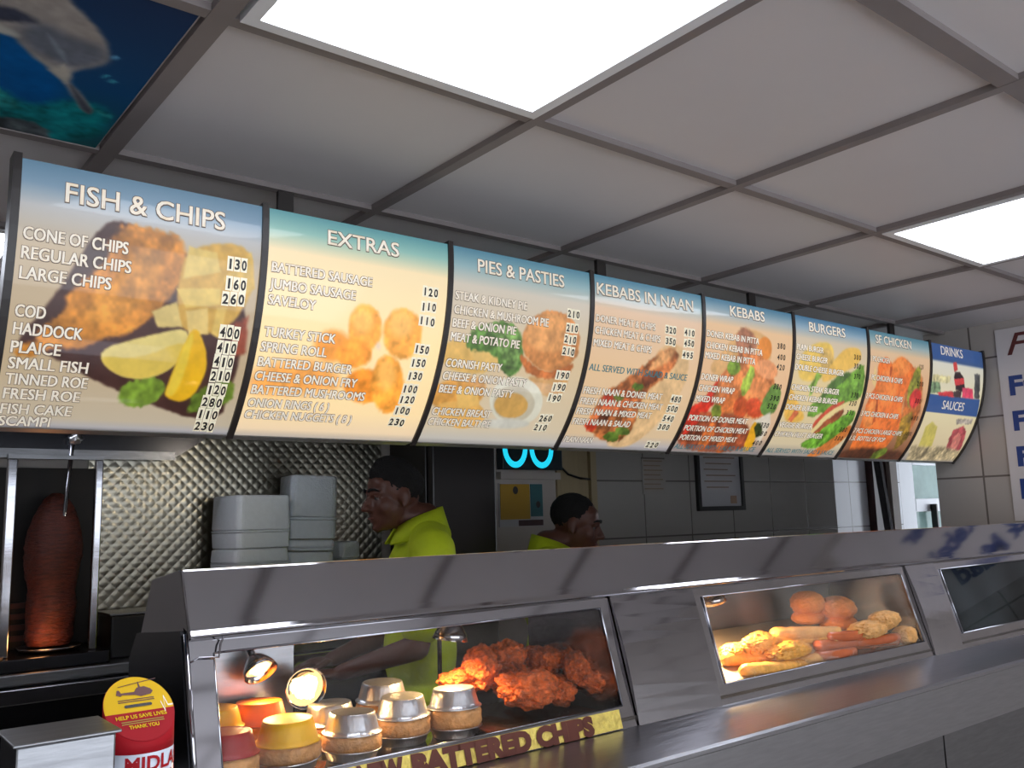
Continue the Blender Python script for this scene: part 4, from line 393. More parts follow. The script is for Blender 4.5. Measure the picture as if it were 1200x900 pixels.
# back door: white frame, leaf with two panes, handle
d = struct(MB().box((6.73, LY+.01, 0), (6.83, LY+.09, 2.08)).box((7.70, LY+.01, 0), (7.77, LY+.09, 2.08)).box((6.83, LY+.01, 2.02), (7.70, LY+.09, 2.08)).build('door_1', 'upvc'))
w = MB()
w.box((6.84, LY+.02, .02), (6.975, LY+.08, 2.02)); w.box((7.56, LY+.02, .02), (7.69, LY+.08, 2.02))
w.box((6.975, LY+.02, 1.92), (7.56, LY+.08, 2.02)); w.box((6.975, LY+.02, EYE-.03), (7.56, LY+.08, EYE+.075)); w.box((6.975, LY+.02, .02), (7.56, LY+.08, .22))
w.build('door_leaf', 'upvc', d, bevel=.006)
MB().box((6.97, LY+.045, EYE+.07), (7.57, LY+.055, 1.93)).build('door_pane', 'frost', d)
MB().box((6.97, LY+.045, .21), (7.57, LY+.055, EYE-.025)).build('door_pane', 'frost', d)
MB().box((7.20, LY-.03, EYE-.19), (7.225, LY+.02, EYE+.03)).build('door_handle', 'black', d, bevel=.004)
# shop front behind the camera: glazed, daylight comes through
w = MB(); w.box((-2.2, -3.0, 0), (RX, -2.9, .12)); w.box((-2.2, -3.0, 2.1), (RX, -2.9, H+.012)); w.box((-2.2, -3.0, .12), (-1.9, -2.9, 2.1)); w.box((3.4, -3.0, .12), (RX, -2.9, 2.1))
struct(w.build('wall_front', 'plaster'))
w = MB()
for x in (-1.9, -.15, 1.6, 3.35): w.box((x, -2.98, .12), (x+.05, -2.92, 2.1))
w.box((-1.9, -2.98, .12), (3.4, -2.92, .17)); w.box((-1.9, -2.98, 2.05), (3.4, -2.92, 2.1))
struct(w.build('window_1', 'upvc'))

# ceiling grid of T-bars on a 600 mm pitch
GX, GY, P = .440, 1.806, .6
w = MB()
for k in range(-4, 10):
    x = GX+P*k; hw = .017 if k == 0 else .012
    w.box((x-hw, -2.9, H-.001), (x+hw, 2.95, H+.014))
for j in range(-2, 8):
    y = GY-P*j
    hw = .018 if j == 2 else .012
    w.box((-2.2, y-hw, H), (6.9, y+hw, H+.0135))
struct(w.build('trim_3', 'tee'))

# ------------------------------------------------------------------ ceiling light panels (the lamps that light the shop)
def light_panel(x0, y0, x1, y1, label, lampmat, group='square ceiling light panels'):
    t = empty('ceiling_light', ((x0+x1)/2, (y0+y1)/2, H), label, 'ceiling light', group); o = t.location
    m = MB(o)
    for a, b in (((x0, y0), (x1, y0+.022)), ((x0, y1-.022), (x1, y1)), ((x0, y0+.022), (x0+.022, y1-.022)), ((x1-.022, y0+.022), (x1, y1-.022))):
        m.box((*a, H-.004), (*b, H+.0115))
    m.build('lamp_frame', 'lampframe', t)
    MB(o).box((x0+.022, y0+.022, H-.001), (x1-.022, y1-.022, H+.008)).build('diffuser', lampmat, t)
e = .013
light_panel(GX+.025, GY-2*P+e, GX+P-e, GY-P-e, 'large bright square ceiling light panel nearest, at top centre', 'lamp')
light_panel(GX+3*P+e, GY-2*P+e, GX+4*P-e, GY-P-e, 'bright ceiling light panel by the tiled right wall, past the drinks menu', 'lamp')
light_panel(GX-P+e, GY+P+e, GX-.025, GY+P+.53, 'ceiling light panel in the kitchen behind the left end of the menu boards', 'lamp_k')

# ------------------------------------------------------------------ printed dolphin tile in the ceiling
img = paint(150, 150, .6, .6, [(0, (16, 34, 66)), (.55, (10, 52, 96)), (1, (22, 78, 84))], MURAL, 3)**.78
me = grid_mesh('mural_film', 150, 150, lambda u, v: (-.145+.56*u-0, 1.22+.573*v-0, 0), img)
t = empty('ceiling_picture_tile', (0, 0, H), 'ceiling tile printed with a grey dolphin swimming in blue water', 'ceiling tile')
MB((0, 0, H)).box((-.148, 1.218, H+.003), (.416, 1.794, H+.0115)).build('tile_backing', 'tile_ceil', t)
o = link('picture', me, 'mural', t); o.location = (0, 0, .0022)

# ------------------------------------------------------------------ back-lit menu boards
YC, ZC, RR, A0, A1, MW = 2.227, .598, .592, -.0507, .765, .445
ARC = RR*(A1-A0)
def mx(i): return .258 if i == 0 else .252+MW*i
def face_pt(i, u, v, off=0, o=(0, 0, 0)):
    a = A0+(A1-A0)*v; r = RR+off
    wid = mx(i+1)-mx(i)
    return (mx(i)+u*wid-o[0], YC-r*math.cos(a)-o[1], EYE+ZC-r*math.sin(a)-o[2])
STOPS = [
 [(0, (104, 140, 166)), (.08, (128, 158, 182)), (.16, (196, 196, 196)), (.30, (206, 184, 152)), (.7, (208, 184, 148)), (.95, (214, 198, 172)), (.985, (196, 192, 192)), (1, (150, 146, 150))],
 [(0, (84, 138, 146)), (.08, (134, 176, 168)), (.17, (236, 214, 172)), (.5, (248, 220, 164)), (.85, (246, 216, 164)), (.96, (232, 206, 170)), (1, (176, 166, 156))],
 [(0, (84, 134, 156)), (.09, (148, 180, 186)), (.18, (214, 204, 188)), (.5, (224, 198, 158)), (.9, (224, 206, 176)), (.97, (206, 200, 190)), (1, (160, 156, 154))],
 [(0, (78, 130, 156)), (.09, (160, 184, 190)), (.18, (234, 200, 168)), (.5, (238, 200, 156)), (.9, (232, 202, 162)), (.97, (196, 188, 186)), (1, (152, 148, 152))],
 [(0, (70, 122, 152)), (.09, (170, 182, 186)), (.16, (236, 196, 152)), (.5, (236, 192, 148)), (.85, (226, 190, 156)), (1, (150, 142, 142))],
 [(0, (66, 116, 152)), (.08, (150, 174, 190)), (.15, (216, 198, 172)), (.5, (232, 206, 150)), (.9, (224, 206, 170)), (1, (160, 152, 148))],
 [(0, (80, 132, 152)), (.08, (160, 180, 182)), (.15, (232, 196, 156)), (.5, (230, 178, 132)), (.9, (150, 100, 70)), (1, (90, 70, 60))],
 [(0, (58, 84, 130)), (.13, (60, 90, 140)), (.15, (226, 222, 206)), (.5, (236, 222, 178)), (.85, (226, 206, 166)), (1, (160, 152, 150))]]
NAMES = ['fish and chips', 'extras', 'pies and pasties', 'kebabs in naan', 'kebabs', 'burgers', 'fried chicken', 'drinks and sauces']
LOOK = ['curved backlit menu board headed FISH & CHIPS with battered fish and lemon picture', 'curved backlit menu board headed EXTRAS with golden nuggets picture',
 'curved backlit menu board headed PIES & PASTIES with green peas and a pie', 'curved backlit menu board headed KEBABS IN NAAN with filled naan picture',
 'curved backlit menu board headed KEBABS with red tomato and grilled meat picture', 'curved backlit menu board headed BURGERS with green lettuce burger picture',
 'curved backlit menu board headed SF CHICKEN with orange fried drumsticks picture', 'curved backlit menu board with blue DRINKS and SAUCES bands at the row end']
rng = random.Random(5)
for i in range(8):
    O = Vector(((mx(i)+mx(i+1))/2, YC-RR, EYE+ZC))
    t = empty('menu_board', O, LOOK[i], 'menu board', 'curved backlit menu boards over the counter')
    wid = mx(i+1)-mx(i)
    nu, nv = (170, 180) if i == 0 else ((150, 160) if i < 3 else (120, 130))
    img = paint(nu, nv, wid, ARC, STOPS[i], PRINTS[i], 20+i, 0 if i == 7 else 2)
    if i == 7:
        for j in range(nv+1):
            pass
    link('printed_face', grid_mesh('menu_film', nu, nv, lambda u, v: face_pt(i, .012+.976*u, v, 0, O), img), {0: 'print_a', 1: 'print_b'}.get(i, 'print'), t)
    # housing behind the face
    prof = []
    for k in range(13):
        q = face_pt(i, 0, k/12, -.006); prof.append((q[1], q[2]))
    prof += [(YC-RR+.185, EYE+.188), (YC-RR+.185, EYE+ZC+.03)]
    MB(O).prism(prof, mx(i)+(.034 if i == 0 else .004), mx(i+1)-.004).build('housing', 'housing', t)
    def fin(x0, x1, out=.005):
        m = MB(O); pr = []
        for k in range(17):
            a = A0-.012+(A1-A0+.024)*k/16; pr.append((YC-(RR+out)*math.cos(a), EYE+ZC-(RR+out)*math.sin(a)))
        for k in range(16, -1, -1):
            a = A0-.012+(A1-A0+.024)*k/16; pr.append((YC-(RR-.03)*math.cos(a), EYE+ZC-(RR-.03)*math.sin(a)))
        m.prism(pr, x0, x1); m.build('side_trim', 'trim', t)
    fin(mx(i)-.007, mx(i)+.0065)
    if i == 7: fin(mx(8)-.0065, mx(8)+.006, .006)
    q = face_pt(i, 0, 1.0, .003); q2 = face_pt(i, 0, .994, .003)
    MB(O).prism([(q2[1], q2[2]), (q[1], q[2]), (q[1]+.03, q[2]-.004), (q2[1]+.03, q2[2])], mx(i)+.007, mx(i+1)-.007).build('bottom_lip', 'lip', t)
    if i in (1, 3, 5, 7):
        bx = {1: .815, 3: 1.79, 5: 2.50, 7: 3.41}[i]
        MB(O).box((bx-.018, YC-RR+.165, EYE+ZC+.028), (bx+.018, YC-RR+.177, H-.0005)).box((bx-.018, YC-RR+.13, EYE+ZC+.0301), (bx+.018, YC-RR+.19, EYE+ZC+.034)).build('hanging_bracket', 'trim', t)
    # lettering
    for (s, u0, u1, v, kind) in MENU_TEXT[i]:
        hh = {'h': .030, 'b': .034}.get(kind, .0205 if i == 0 else (.019 if i < 3 else .0178))
        if i == 0 and kind == 'h': hh = .034
        if u0 < .036: u0 = .036
        width = (u1-u0)*wid
        v = min(v+hh/ARC/2, (.991 if i == 0 else .975))
        place = lambda off: (lambda a, b: Vector(face_pt(i, u0+a/wid, v-b/ARC, off)))
        m = MB(O)
        if kind in 'hw':
            d = .0015 if kind == 'w' else .0019
            for dx, dy in ((d, -d*1.2), (-d*.8, d*.8), (d, d*.8), (-d*.8, -d*1.2)):
                add_text(m, s, (lambda f, dx, dy: lambda a, b: f(a+dx, b+dy))(place(.0010), dx, dy), width, hh, 0, 1)
            for dx, dy in ((-.0006, -.0004), (.0006, -.0004), (-.0006, .0004), (.0006, .0004)):
                add_text(m, s, (lambda f, dx, dy: lambda a, b: f(a+dx, b+dy))(place(.0018), dx, dy), width, hh, 0, 0)
        elif kind == 'b': [add_text(m, s, (lambda f, dx: lambda a, b: f(a+dx, b))(place(.0012), dx), width, hh, 0, 0) for dx in (-.0008, 0, .0008)]
        else: [add_text(m, s, (lambda f, dx: lambda a, b: f(a+dx, b))(place(.0012), dx), width, hh, 0, 2) for dx in (-.0005, 0, .0005)]
        m.build('heading_lettering' if kind in 'hb' else 'menu_line', ['ink_white', 'ink_shade', 'ink_teal'], t)
    for (s, u0, u1, v) in PRICES[i]:
        m = MB(O); n = len(s); hh = .0195 if i == 0 else .0175; wv = (u1-u0)*wid; cell = wv/n; tabs = i < 4
        for k, ch in enumerate(s):
            ua = u0+(k*cell)/wid; dy = rng.uniform(-.0012, .0012); tw = cell*.92/wid
            if tabs:
                va, vb = v-(hh*.72+dy)/ARC, v+(hh*.72-dy)/ARC
                m.add([face_pt(i, ua, va, .0012), face_pt(i, ua+tw, va, .0012), face_pt(i, ua+tw, vb, .0012), face_pt(i, ua, vb, .0012)], [(0, 1, 2, 3)], 0)
            vs, fs, xl, w0, _ = text_geo(ch, .03)
            sc = hh/.73; sx = min(sc, cell*.72/max(w0, .3)); xo = (cell*.92-w0*sx)/2
            vv = v+(hh/2)/ARC
            m.add([face_pt(i, ua+(xo+(x-xl)*sx)/wid, vv-(y*sc+dy)/ARC, .0018) for x, y in vs], fs, 1)
        m.build('price_tag', ['tag_white', 'ink_black'], t)
# ------------------------------------------------------------------ hot food counter (lengths scaled about eye level)
S = 1.1
def Q(y, z): return (y*S, EYE+z*S)
XL, XR = .376*S, RX-.004
hc = empty('hot_food_counter', (XL, .95*S, 0), 'long stainless steel heated food counter with sloping glass windows under the menu boards', 'food counter')
O = hc.location
def part(mb, name, m, parent=None, bevel=0): return mb.build(name, m, parent or hc, bevel)
hA, hB, hC, hD = Q(1.084, -.127), Q(1.12, -.049), Q(1.232, -.064), Q(1.285, -.157)
m = MB(O); m.prism([hA, (hA[0]+.003, hA[1]+.0035), (hA[0]+.006, hA[1]+.008), (hA[0]+.0095, hA[1]+.016), hB, (hB[0]+.010, hB[1]-.0005), hC, hD, (hD[0]-.02, hD[1]-.01), (hA[0]+.01, hA[1]-.006)], XL, XR)
hood = part(m, 'hood', 'steel_bright', bevel=.003)
F0, F1 = (1.100, -.118), (1.041, -.327)          # fascia line, top and bottom
def fp(t, out=0):
    y = F0[0]+(F1[0]-F0[0])*t; z = F0[1]+(F1[1]-F0[1])*t
    return Q(y-out, z-out*.28)
TW0, TW1 = .139, .84                             # window opening along the fascia
WIN = [(.407, 1.046), (1.302, 2.000), (2.185, 3.30)]
T_ = .004
mats = ['steel_bright', 'steel_film', 'steel_film']
for k, (a, b) in enumerate(WIN):
    a *= S; b *= S; ea = .022*S; eb = .024*S
    if k == 0: ea = 0
    m = MB(O)
    m.plate(fp(0), fp(TW0), a-ea, b+eb, T_); m.plate(fp(TW1), fp(1), a-ea, b+eb, T_)
    if ea: m.plate(fp(TW0), fp(TW1), a-ea, a, T_)
    m.plate(fp(TW0), fp(TW1), b, b+eb, T_)
    fr = part(m, 'window_frame', mats[k])
    m = MB(O); p0, p1 = fp(TW0-.02, -.005), fp(TW1+.02, -.005)
    m.plate(p0, p1, a-.004, b+.004, .0008)
    part(m, 'glass_pane', ['glass_a', 'glass_b', 'glass_c'][k])
    m = MB(O)                                    # thin bright bead round the glass
    for x in (a, b): m.tube([(x, *fp(TW0, .002)), (x, *fp(TW1, .002))], .0016, 6)
    m.tube([(a, *fp(TW0, .002)), (b, *fp(TW0, .002))], .0016, 6); m.tube([(a, *fp(TW1, .002)), (b, *fp(TW1, .002))], .0016, 6)
    part(m, 'window_bead', 'steel')
for (a, b, mm) in ((XL, .407*S, 'steel_bright'), (1.072*S, 1.278*S, 'steel_bright'), (2.026*S, 2.161*S, 'steel_film'), (3.326*S, XR, 'steel_film')):
    # blank sheets bow forward slightly between their fixings
    n = 10; m = MB(O); vs = []; fs = []
    for j in range(n+1):
        bow = .008*math.sin(PI*j/n) if b-a > .1 else 0
        vs += [(a, *fp(j/n, .003+bow)), (b, *fp(j/n, .003+bow*.4)), (b, *fp(j/n, -.006)), (a, *fp(j/n, -.006))]
    for j in range(n):
        q = 4*j
        for e0 in range(4): fs.append((q+e0, q+(e0+1) % 4, q+4+(e0+1) % 4, q+4+e0))
    fs += [(0, 1, 2, 3), (4*n+3, 4*n+2, 4*n+1, 4*n)]
    m.add(vs, fs); part(m, 'front_panel', mm)
# sign strip of gold foil under the first window
m = MB(O); ga, gb = .45*S, 1.035*S
m.plate(fp(.855, .004), fp(.985, .004), ga, gb, .001); gs = part(m, 'gold_sign_strip', 'gold'); gs['label'] = 'gold foil strip lettered in brown'
m = MB(O); ba, ta = Vector((0, *fp(.975, .0055))), Vector((0, *fp(.865, .0055)))
up = (ta-ba).normalized(); hh = (ta-ba).length
add_text(m, 'BATTERED CHIPS', plane_place((.655*S, ba.y, ba.z), (1, 0, 0), up), (.972-.655)*S, hh, .075)
add_text(m, 'NEW', plane_place((.575*S, ba.y, ba.z), (1, 0, 0), up), .062*S, hh, .075)
m.build('sign_lettering', 'ink_brown', gs)
# serving shelf, apron, cladding
sh = Q(.88, -.327); s2 = Q(1.045, -.327); ap = Q(.885, -.424)
m = MB(O); m.prism([(sh[0]+.004, sh[1]), (sh[0], sh[1]-.004), (sh[0], sh[1]-.010), (sh[0]+.01, sh[1]-.016), (s2[0], s2[1]-.016), s2], -.9, XR)
part(m, 'serving_shelf', 'steel_shelf')
m = MB(O); m.prism([(sh[0]+.006, sh[1]-.012), (ap[0], ap[1]), (ap[0]+.006, ap[1]), (sh[0]+.012, sh[1]-.012)], -.9, XR); part(m, 'apron', 'steel_shelf')
xs = [-.9, .55, 1.985, RX-.004]
for a, b in zip(xs, xs[1:]):
    part(MB(O).box((a+.003, .925*S, .10), (b-.003, .925*S+.015, ap[1]-.0)), 'front_cladding', 'steel_dull')
part(MB(O).box((-.9, .95*S+.02, 0), (XR, 1.06*S, .10)), 'plinth', 'black')
DECK = EYE-.312*S; BACK = 1.38*S
part(MB(O).box((XL, 1.041*S+.003, DECK-.02), (XR, BACK, DECK)), 'deck', 'deck')
part(MB(O).box((-.9, 1.06*S, .12), (XL-.004, BACK, EYE-.327*S-.017)).box((XL, 1.06*S, .12), (XR, BACK, DECK-.021)), 'cabinet_base', 'steel_dull')
e1 = MB(O); e1.prism([Q(1.10, -.12), Q(1.041, -.327), Q(1.041, -.36), Q(1.30, -.36), Q(1.30, -.17), Q(1.27, -.135)], XL-.006, XL); part(e1, 'end_panel', 'steel_dark')
part(MB(O).tube([(XL-.001, *fp(.02, .004)), (XL-.001, *fp(1, .004))], .0035, 8), 'corner_post', 'steel_bright')
c0 = .400*S
part(MB(O).tube([(XL, *fp(.17, .007)), (XL+.012, *fp(.14, .009)), (c0+.012, *fp(.15, .009)), (c0+.016, *fp(.08, .008)), (c0+.03, *fp(-.02, .008))], .0013, 6), 'wire_clip', 'steel_bright')
for x in (1.055, 1.292, 2.012, 2.172):
    part(MB(O).prism([fp(.03, -.008), fp(.98, -.008), (1.285*S, DECK), (1.285*S, EYE-.155*S)], x*S-.002, x*S+.002), 'partition', 'steel')
part(MB(O).box((1.292*S+.003, 1.283*S, DECK), (2.012*S-.003, 1.287*S, EYE-.16*S)), 'back_panel', 'steel_dull')
part(MB(O).box((2.172*S+.003, 1.283*S, DECK), (XR, 1.287*S, EYE-.16*S)), 'back_panel', 'steel_dark')
part(MB(O).box((XL+.003, 1.283*S, DECK), (.60*S, 1.287*S, EYE-.155*S)), 'back_panel', 'steel_dull')
part(MB(O).box((.86*S, 1.284*S, DECK), (.865*S, 1.290*S, EYE-.155*S)), 'back_post', 'steel_dark')
# ribbed tray under the chicken and perforated tray under the sausages
m = MB(O); x0, x1, y0, y1 = .80*S, 1.045*S, 1.062*S, 1.27*S; prof = []
for k in range(41):
    x = x0+(x1-x0)*k/40; prof.append((x, DECK+.002+(.004 if k % 2 else 0)))
m.prism(prof+[(x1, DECK+.0005), (x0, DECK+.0005)], y0, y1, axis='y'); part(m, 'ribbed_tray', 'steel_dark')
part(MB(O).prism([(1.058*S, EYE-.300*S), (1.058*S, EYE-.304*S), (1.275*S, EYE-.249*S), (1.275*S, EYE-.245*S)], 1.31*S, 1.995*S), 'perforated_tray', 'perf')
part(MB(O).prism([(1.27*S, DECK+.001), (1.275*S, DECK+.001), (1.275*S, EYE-.25*S), (1.27*S, EYE-.25*S)], 1.31*S, 1.995*S), 'tray_support', 'steel_dull')
def lump(p, size, rot, seed, amp=.28, freq=2.2, sub=5, shape=None, fine=.05):
    bm = bmesh.new(); bmesh.ops.create_icosphere(bm, subdivisions=sub, radius=1); off = Vector((seed*7.3, seed*3.1, seed*5.7))
    for v in bm.verts:
        q = v.co.copy()
        n = mnoise.noise(q*freq*.5+off)*amp+mnoise.noise(q*freq*1.6+off)*amp*.5-abs(mnoise.noise(q*freq*2.6+off))*fine*2.6+mnoise.noise(q*freq*6+off)*fine*1.1+mnoise.noise(q*freq*12+off)*fine*.7
        s = 1+n
        if shape: s *= shape(q)
        v.co = Vector((q.x*s*size[0], q.y*s*size[1], q.z*s*size[2]))
    R = Matrix.Rotation(rot[2], 4, 'Z') @ Matrix.Rotation(rot[1], 4, 'Y') @ Matrix.Rotation(rot[0], 4, 'X')
    bm.transform(R); me = bpy.data.meshes.new('lump'); bm.to_mesh(me); bm.free()
    me.polygons.foreach_set('use_smooth', [True]*len(me.polygons))
    zmin = min(v.co.z for v in me.vertices)
    return me, zmin
# heat lamps: reflector cup, bulb and its light
def heat_lamp(p, aim, watts, label, size=.02, holder=True):
    t = empty('heat_lamp', p, label, 'heat lamp', 'heat lamps in the food counter'); p = Vector(p)
    q = Vector(aim).normalized().to_track_quat('Z', 'Y')
    m = MB(p); R = q.to_matrix()
    prof = [(size*.45, -.012), (size*.9, -.004), (size*1.3, .008), (size*1.5, .020), (size*1.44, .020), (size*1.2, .009), (size*.8, -.001), (size*.3, -.006)]
    m.lathe(prof, p, 24, axis=q); m.build('reflector', 'steel_bright', t)
    me, _ = lump((0, 0, 0), (size*.95, size*.95, size*.5), (0, 0, 0), size*900, .3, 1.6, 4, None, .10); me.transform(q.to_matrix().to_4x4()); bo = link('bulb', me, 'bulb', t); bo.location = R@Vector((0, 0, .010))
    m = MB(p); m.tube([p+R@Vector((0, 0, -.012)), p+R@Vector((0, 0, -.030))], size*.3, 10); m.build('socket', 'steel_dark', t)
    l = bpy.data.lights.new('heat_lamp_light', 'SPOT'); l.energy = watts; l.color = (1, .62, .26); l.spot_size = 2.6; l.spot_blend = .6; l.shadow_soft_size = .018
    lo = bpy.data.objects.new('heat_lamp_light', l); COL.objects.link(lo); lo.parent = t
    lo.rotation_euler = (-Vector(aim)).normalized().to_track_quat('Z', 'Y').to_euler(); lo.location = Vector(aim).normalized()*.028
    return t
def sc(x, y, z): return Vector((x*S, y*S, EYE+z*S))
heat_lamp(at_y(355, 803, 1.255*S), (-.15, -.85, -.10), HEAT_WATTS*.35, 'glowing heat lamp low at the back of the pie window', .022)
heat_lamp(at_y(300, 776, 1.255*S), (.1, -.6, -.6), HEAT_WATTS*.3, 'smaller heat lamp above the orange foil pie', .018)
heat_lamp(sc(.80, 1.16, -.160), (-.15, .05, -1), HEAT_WATTS*1.4, 'heat lamp under the hood above the silver foil pies')
heat_lamp(sc(1.40, 1.15, -.150), (.30, .05, -1), HEAT_WATTS*3.2, 'heat lamp under the hood above the battered fish')

# ------------------------------------------------------------------ pies turned out upside down in their foil cases
def pie(px, py, y, foil, label, sc_=.76, group='foil pies in the heated counter'):
    p = at_y(px, py, y); deep = max(0, p.z-DECK-.018); p.z = DECK
    t = empty('pie', p, label, 'pie', group); k = sc_
    m = MB(p)
    prof = [(.056*k, .0005), (.0585*k, .004), (.0575*k, .009), (.0585*k, .013), (.055*k, .0175), (.0001, .0178)]
    zb_ = min(.016, deep*.8)
    prof = [(r_, zb_+z_*(.0175+deep-zb_)/.0175) for r_, z_ in prof]
    if zb_ > .004:
        lf = MB(p); lf.lathe([(.0001, .0004), (.046*k, .0004), (.048*k, .002), (.0535*k, zb_-.0012), (.0585*k, zb_-.0006), (.0585*k, zb_), (.0001, zb_)], p, 48); lf.build('lower_foil_case', 'foil', t)
    m.lathe([(.0001, zb_+.0005)]+prof, p, 40, wob=.012, seed=px); m.build('pastry_rim', 'pastry', t)
    m = MB(p)
    prof = [(.052*k, .0180), (.0585*k, .0182), (.0590*k, .0195), (.0575*k, .0205), (.0535*k, .0212)]
    for j in range(1, 6): prof.append((.0535*k-(.0095*k)*j/5, .0212+.034*k*j/5))
    prof += [(.0425*k, .0212+.0352*k), (.040*k, .0212+.034*k), (.036*k, .0212+.0345*k), (.0001, .0212+.0342*k)]
    n = 72; m.lathe(prof, p, n, wob=.0, seed=0)
    # crimped side: alternate columns pulled in a little
    vs = m.v = [(x, y_, z+deep) for x, y_, z in m.v]
    for idx in range(len(vs)):
        row, kk = divmod(idx, n)
        if 4 <= row <= 9 and kk % 2: x, y, z = vs[idx]; vs[idx] = (x*.984, y*.984, z)
    m.build('foil_case', foil, t); t.rotation_euler = (random.uniform(-.03, .03), random.uniform(-.03, .03), random.uniform(0, 6))
    return t
pie(412, 858, 1.25, 'foil', 'silver foil pie, leftmost of the front three silver ones')
pie(472, 838, 1.278, 'foil', 'silver foil pie, middle of the front three silver ones')
pie(533, 828, 1.255, 'foil', 'silver foil pie nearest the fried chicken, rightmost of the silver ones')
pie(338, 868, 1.258, 'foil_yellow', 'yellow foil pie at the front of the coloured ones', .80)
pie(303, 846, 1.362, 'foil_orange', 'orange foil pie behind the yellow and red ones', .78)
pie(264, 884, 1.24, 'foil_red', 'red foil pie in the corner of the window')
pie(252, 853, 1.345, 'foil_yellow', 'yellow foil pie half hidden behind the red one', .72)
pie(388, 846, 1.345, 'foil', 'silver foil pie half hidden behind the leftmost silver one')
pie(448, 820, 1.366, 'foil', 'silver foil pie at the back behind the middle one')

# ------------------------------------------------------------------ fried chicken
def drum(q): return .62+.55*max(0, .5+.5*q.x) if q.x < .2 else 1.0
CH = [ # px, py, depth, size, rotation, label
 (590, 770, 1.235, (.048, .036, .030), (0, .2, .5), 'craggy fried chicken piece at the top left of the heap', None),
 (564, 784, 1.200, (.040, .034, .032), (.3, 0, 1.2), 'rounded fried chicken piece under the top left one', None),
 (542, 797, 1.225, (.046, .032, .024), (0, 0, .2), 'fried chicken piece behind the silver pie at the heap edge', None),
 (640, 778, 1.205, (.058, .038, .030), (0, -.15, .9), 'fried chicken drumstick lying across the middle of the heap', drum),
 (618, 806, 1.130, (.060, .040, .030), (0, .1, -.1), 'big fried chicken piece at the front of the heap', None),
 (678, 784, 1.150, (.054, .030, .028), (.2, -.45, 1.1), 'fried chicken wing bent over towards the window', drum),
 (700, 764, 1.235, (.046, .034, .030), (0, 0, .3), 'fried chicken piece at the back right of the heap', None),
 (704, 798, 1.125, (.044, .030, .026), (0, .1, .4), 'fried chicken piece in the right corner of the window', None),
 (648, 764, 1.262, (.046, .030, .026), (0, 0, -.3), 'fried chicken piece peeping over the back of the heap', None),
 (654, 812, 1.150, (.050, .034, .024), (0, 0, .6), 'fried chicken piece at the bottom of the heap', None),
 (598, 797, 1.215, (.050, .036, .030), (0, 0, 1.0), 'fried chicken piece under the middle of the heap', None)]
for k, (px, py, y, size, rot, lab, shp) in enumerate(CH):
    p = at_y(px, py, y*S); me, zmin = lump(p, [s*1.06 for s in size], rot, k+1, .36, 1.9, 5, shp, .085)
    p.z = max(p.z, DECK+.007-zmin)
    o = link('fried_chicken', me, 'chicken'); o.location = p; tag(o, lab, 'fried chicken', 'fried chicken pieces in the heated counter')

# ------------------------------------------------------------------ battered food in the second window
def sausage(pa, pb, r, label, m='batter', seed=1, name='battered_sausage', cat='sausage', group='sausages in the heated counter', wob=.08, flatz=1.0):
    a, b = Vector(pa), Vector(pb); L = (b-a).length; n, rn = 28, 18; off = Vector((seed*3.7, seed*1.9, seed))
    d = (b-a).normalized(); ex = d.cross(Vector((0, 0, 1))).normalized(); ez = ex.cross(d); c = (a+b)/2
    vs = []; fs = []
    for i in range(n+1):
        s = i/n; e = min(s, 1-s)*L/r; k = math.sqrt(max(0.0, 1-(1-min(1, e))**2)) if e < 1 else 1
        bend = .012*math.sin(PI*s)*((seed % 3)-1)
        for j in range(rn):
            th = 2*PI*j/rn; u = Vector((math.cos(th), math.sin(th), s*6))
            rr = r*max(k, .02)*(1+wob*mnoise.noise(u*1.5+off)+wob*.6*mnoise.noise(u*4+off))
            vs.append(a+d*(L*s)+ex*(math.cos(th)*rr+bend)+ez*math.sin(th)*rr*flatz-c)
    for i in range(n):
        for j in range(rn): fs.append((i*rn+j, i*rn+(j+1) % rn, (i+1)*rn+(j+1) % rn, (i+1)*rn+j))
    fs += [tuple(range(rn))[::-1], tuple(range(n*rn, (n+1)*rn))]
    mb = MB(); mb.add(vs, fs, 0, True); o = mb.build(name, m); o.location = c
    return tag(o, label, cat, group)
def tray_z(y): return EYE+S*(-.300+.055*(y/S-1.058)/.217)
TB = .055/.217; TA = EYE+S*(-.300-TB*1.058)           # the tray: z = TA + TB*y
def on_tray(px, py, lift):
    """where the sight line meets a level 'lift' above the sloping tray"""
    d = ray(px, py); y = (TA+lift-EYE)/(d.z/d.y-TB); y = max(1.075*S, min(1.262*S, y)); return d*(y/d.y)+Vector((0, 0, EYE))
SA = [ # px,py end A; px,py end B; lift; radius; material; label
 ((868, 786), (943, 779), .0145, .0145, 'batter', 'battered sausage lying at the very front by the window'),
 ((846, 773), (908, 772), .016, .014, 'batter', 'battered sausage at the left front beside the yellow fish'),
 ((925, 778), (966, 770), .0125, .0125, 'batter_pale', 'short pale battered sausage pointing at the glass'),
 ((955, 769), (1002, 763), .012, .0115, 'saveloy', 'red saveloy at the front right of the sausages'),
 ((975, 760), (1028, 754), .018, .0115, 'saveloy', 'red saveloy second from the front right'),
 ((955, 757), (1010, 751), .034, .012, 'saveloy', 'red saveloy lying on the front two'),
 ((998, 753), (1052, 746), .024, .012, 'saveloy', 'shiny red saveloy nearest the right-hand fish'),
 ((900, 752), (980, 749), .040, .0145, 'batter', 'battered sausage behind the yellow fish'),
 ((903, 743), (985, 741), .052, .0145, 'batter_pale', 'long pale sausage at the top back of the heap'),
 ((965, 746), (1018, 743), .046, .012, 'saveloy', 'red saveloy under the burgers'),
 ((1020, 757), (1052, 752), .014, .0115, 'saveloy', 'short red saveloy at the right front')]
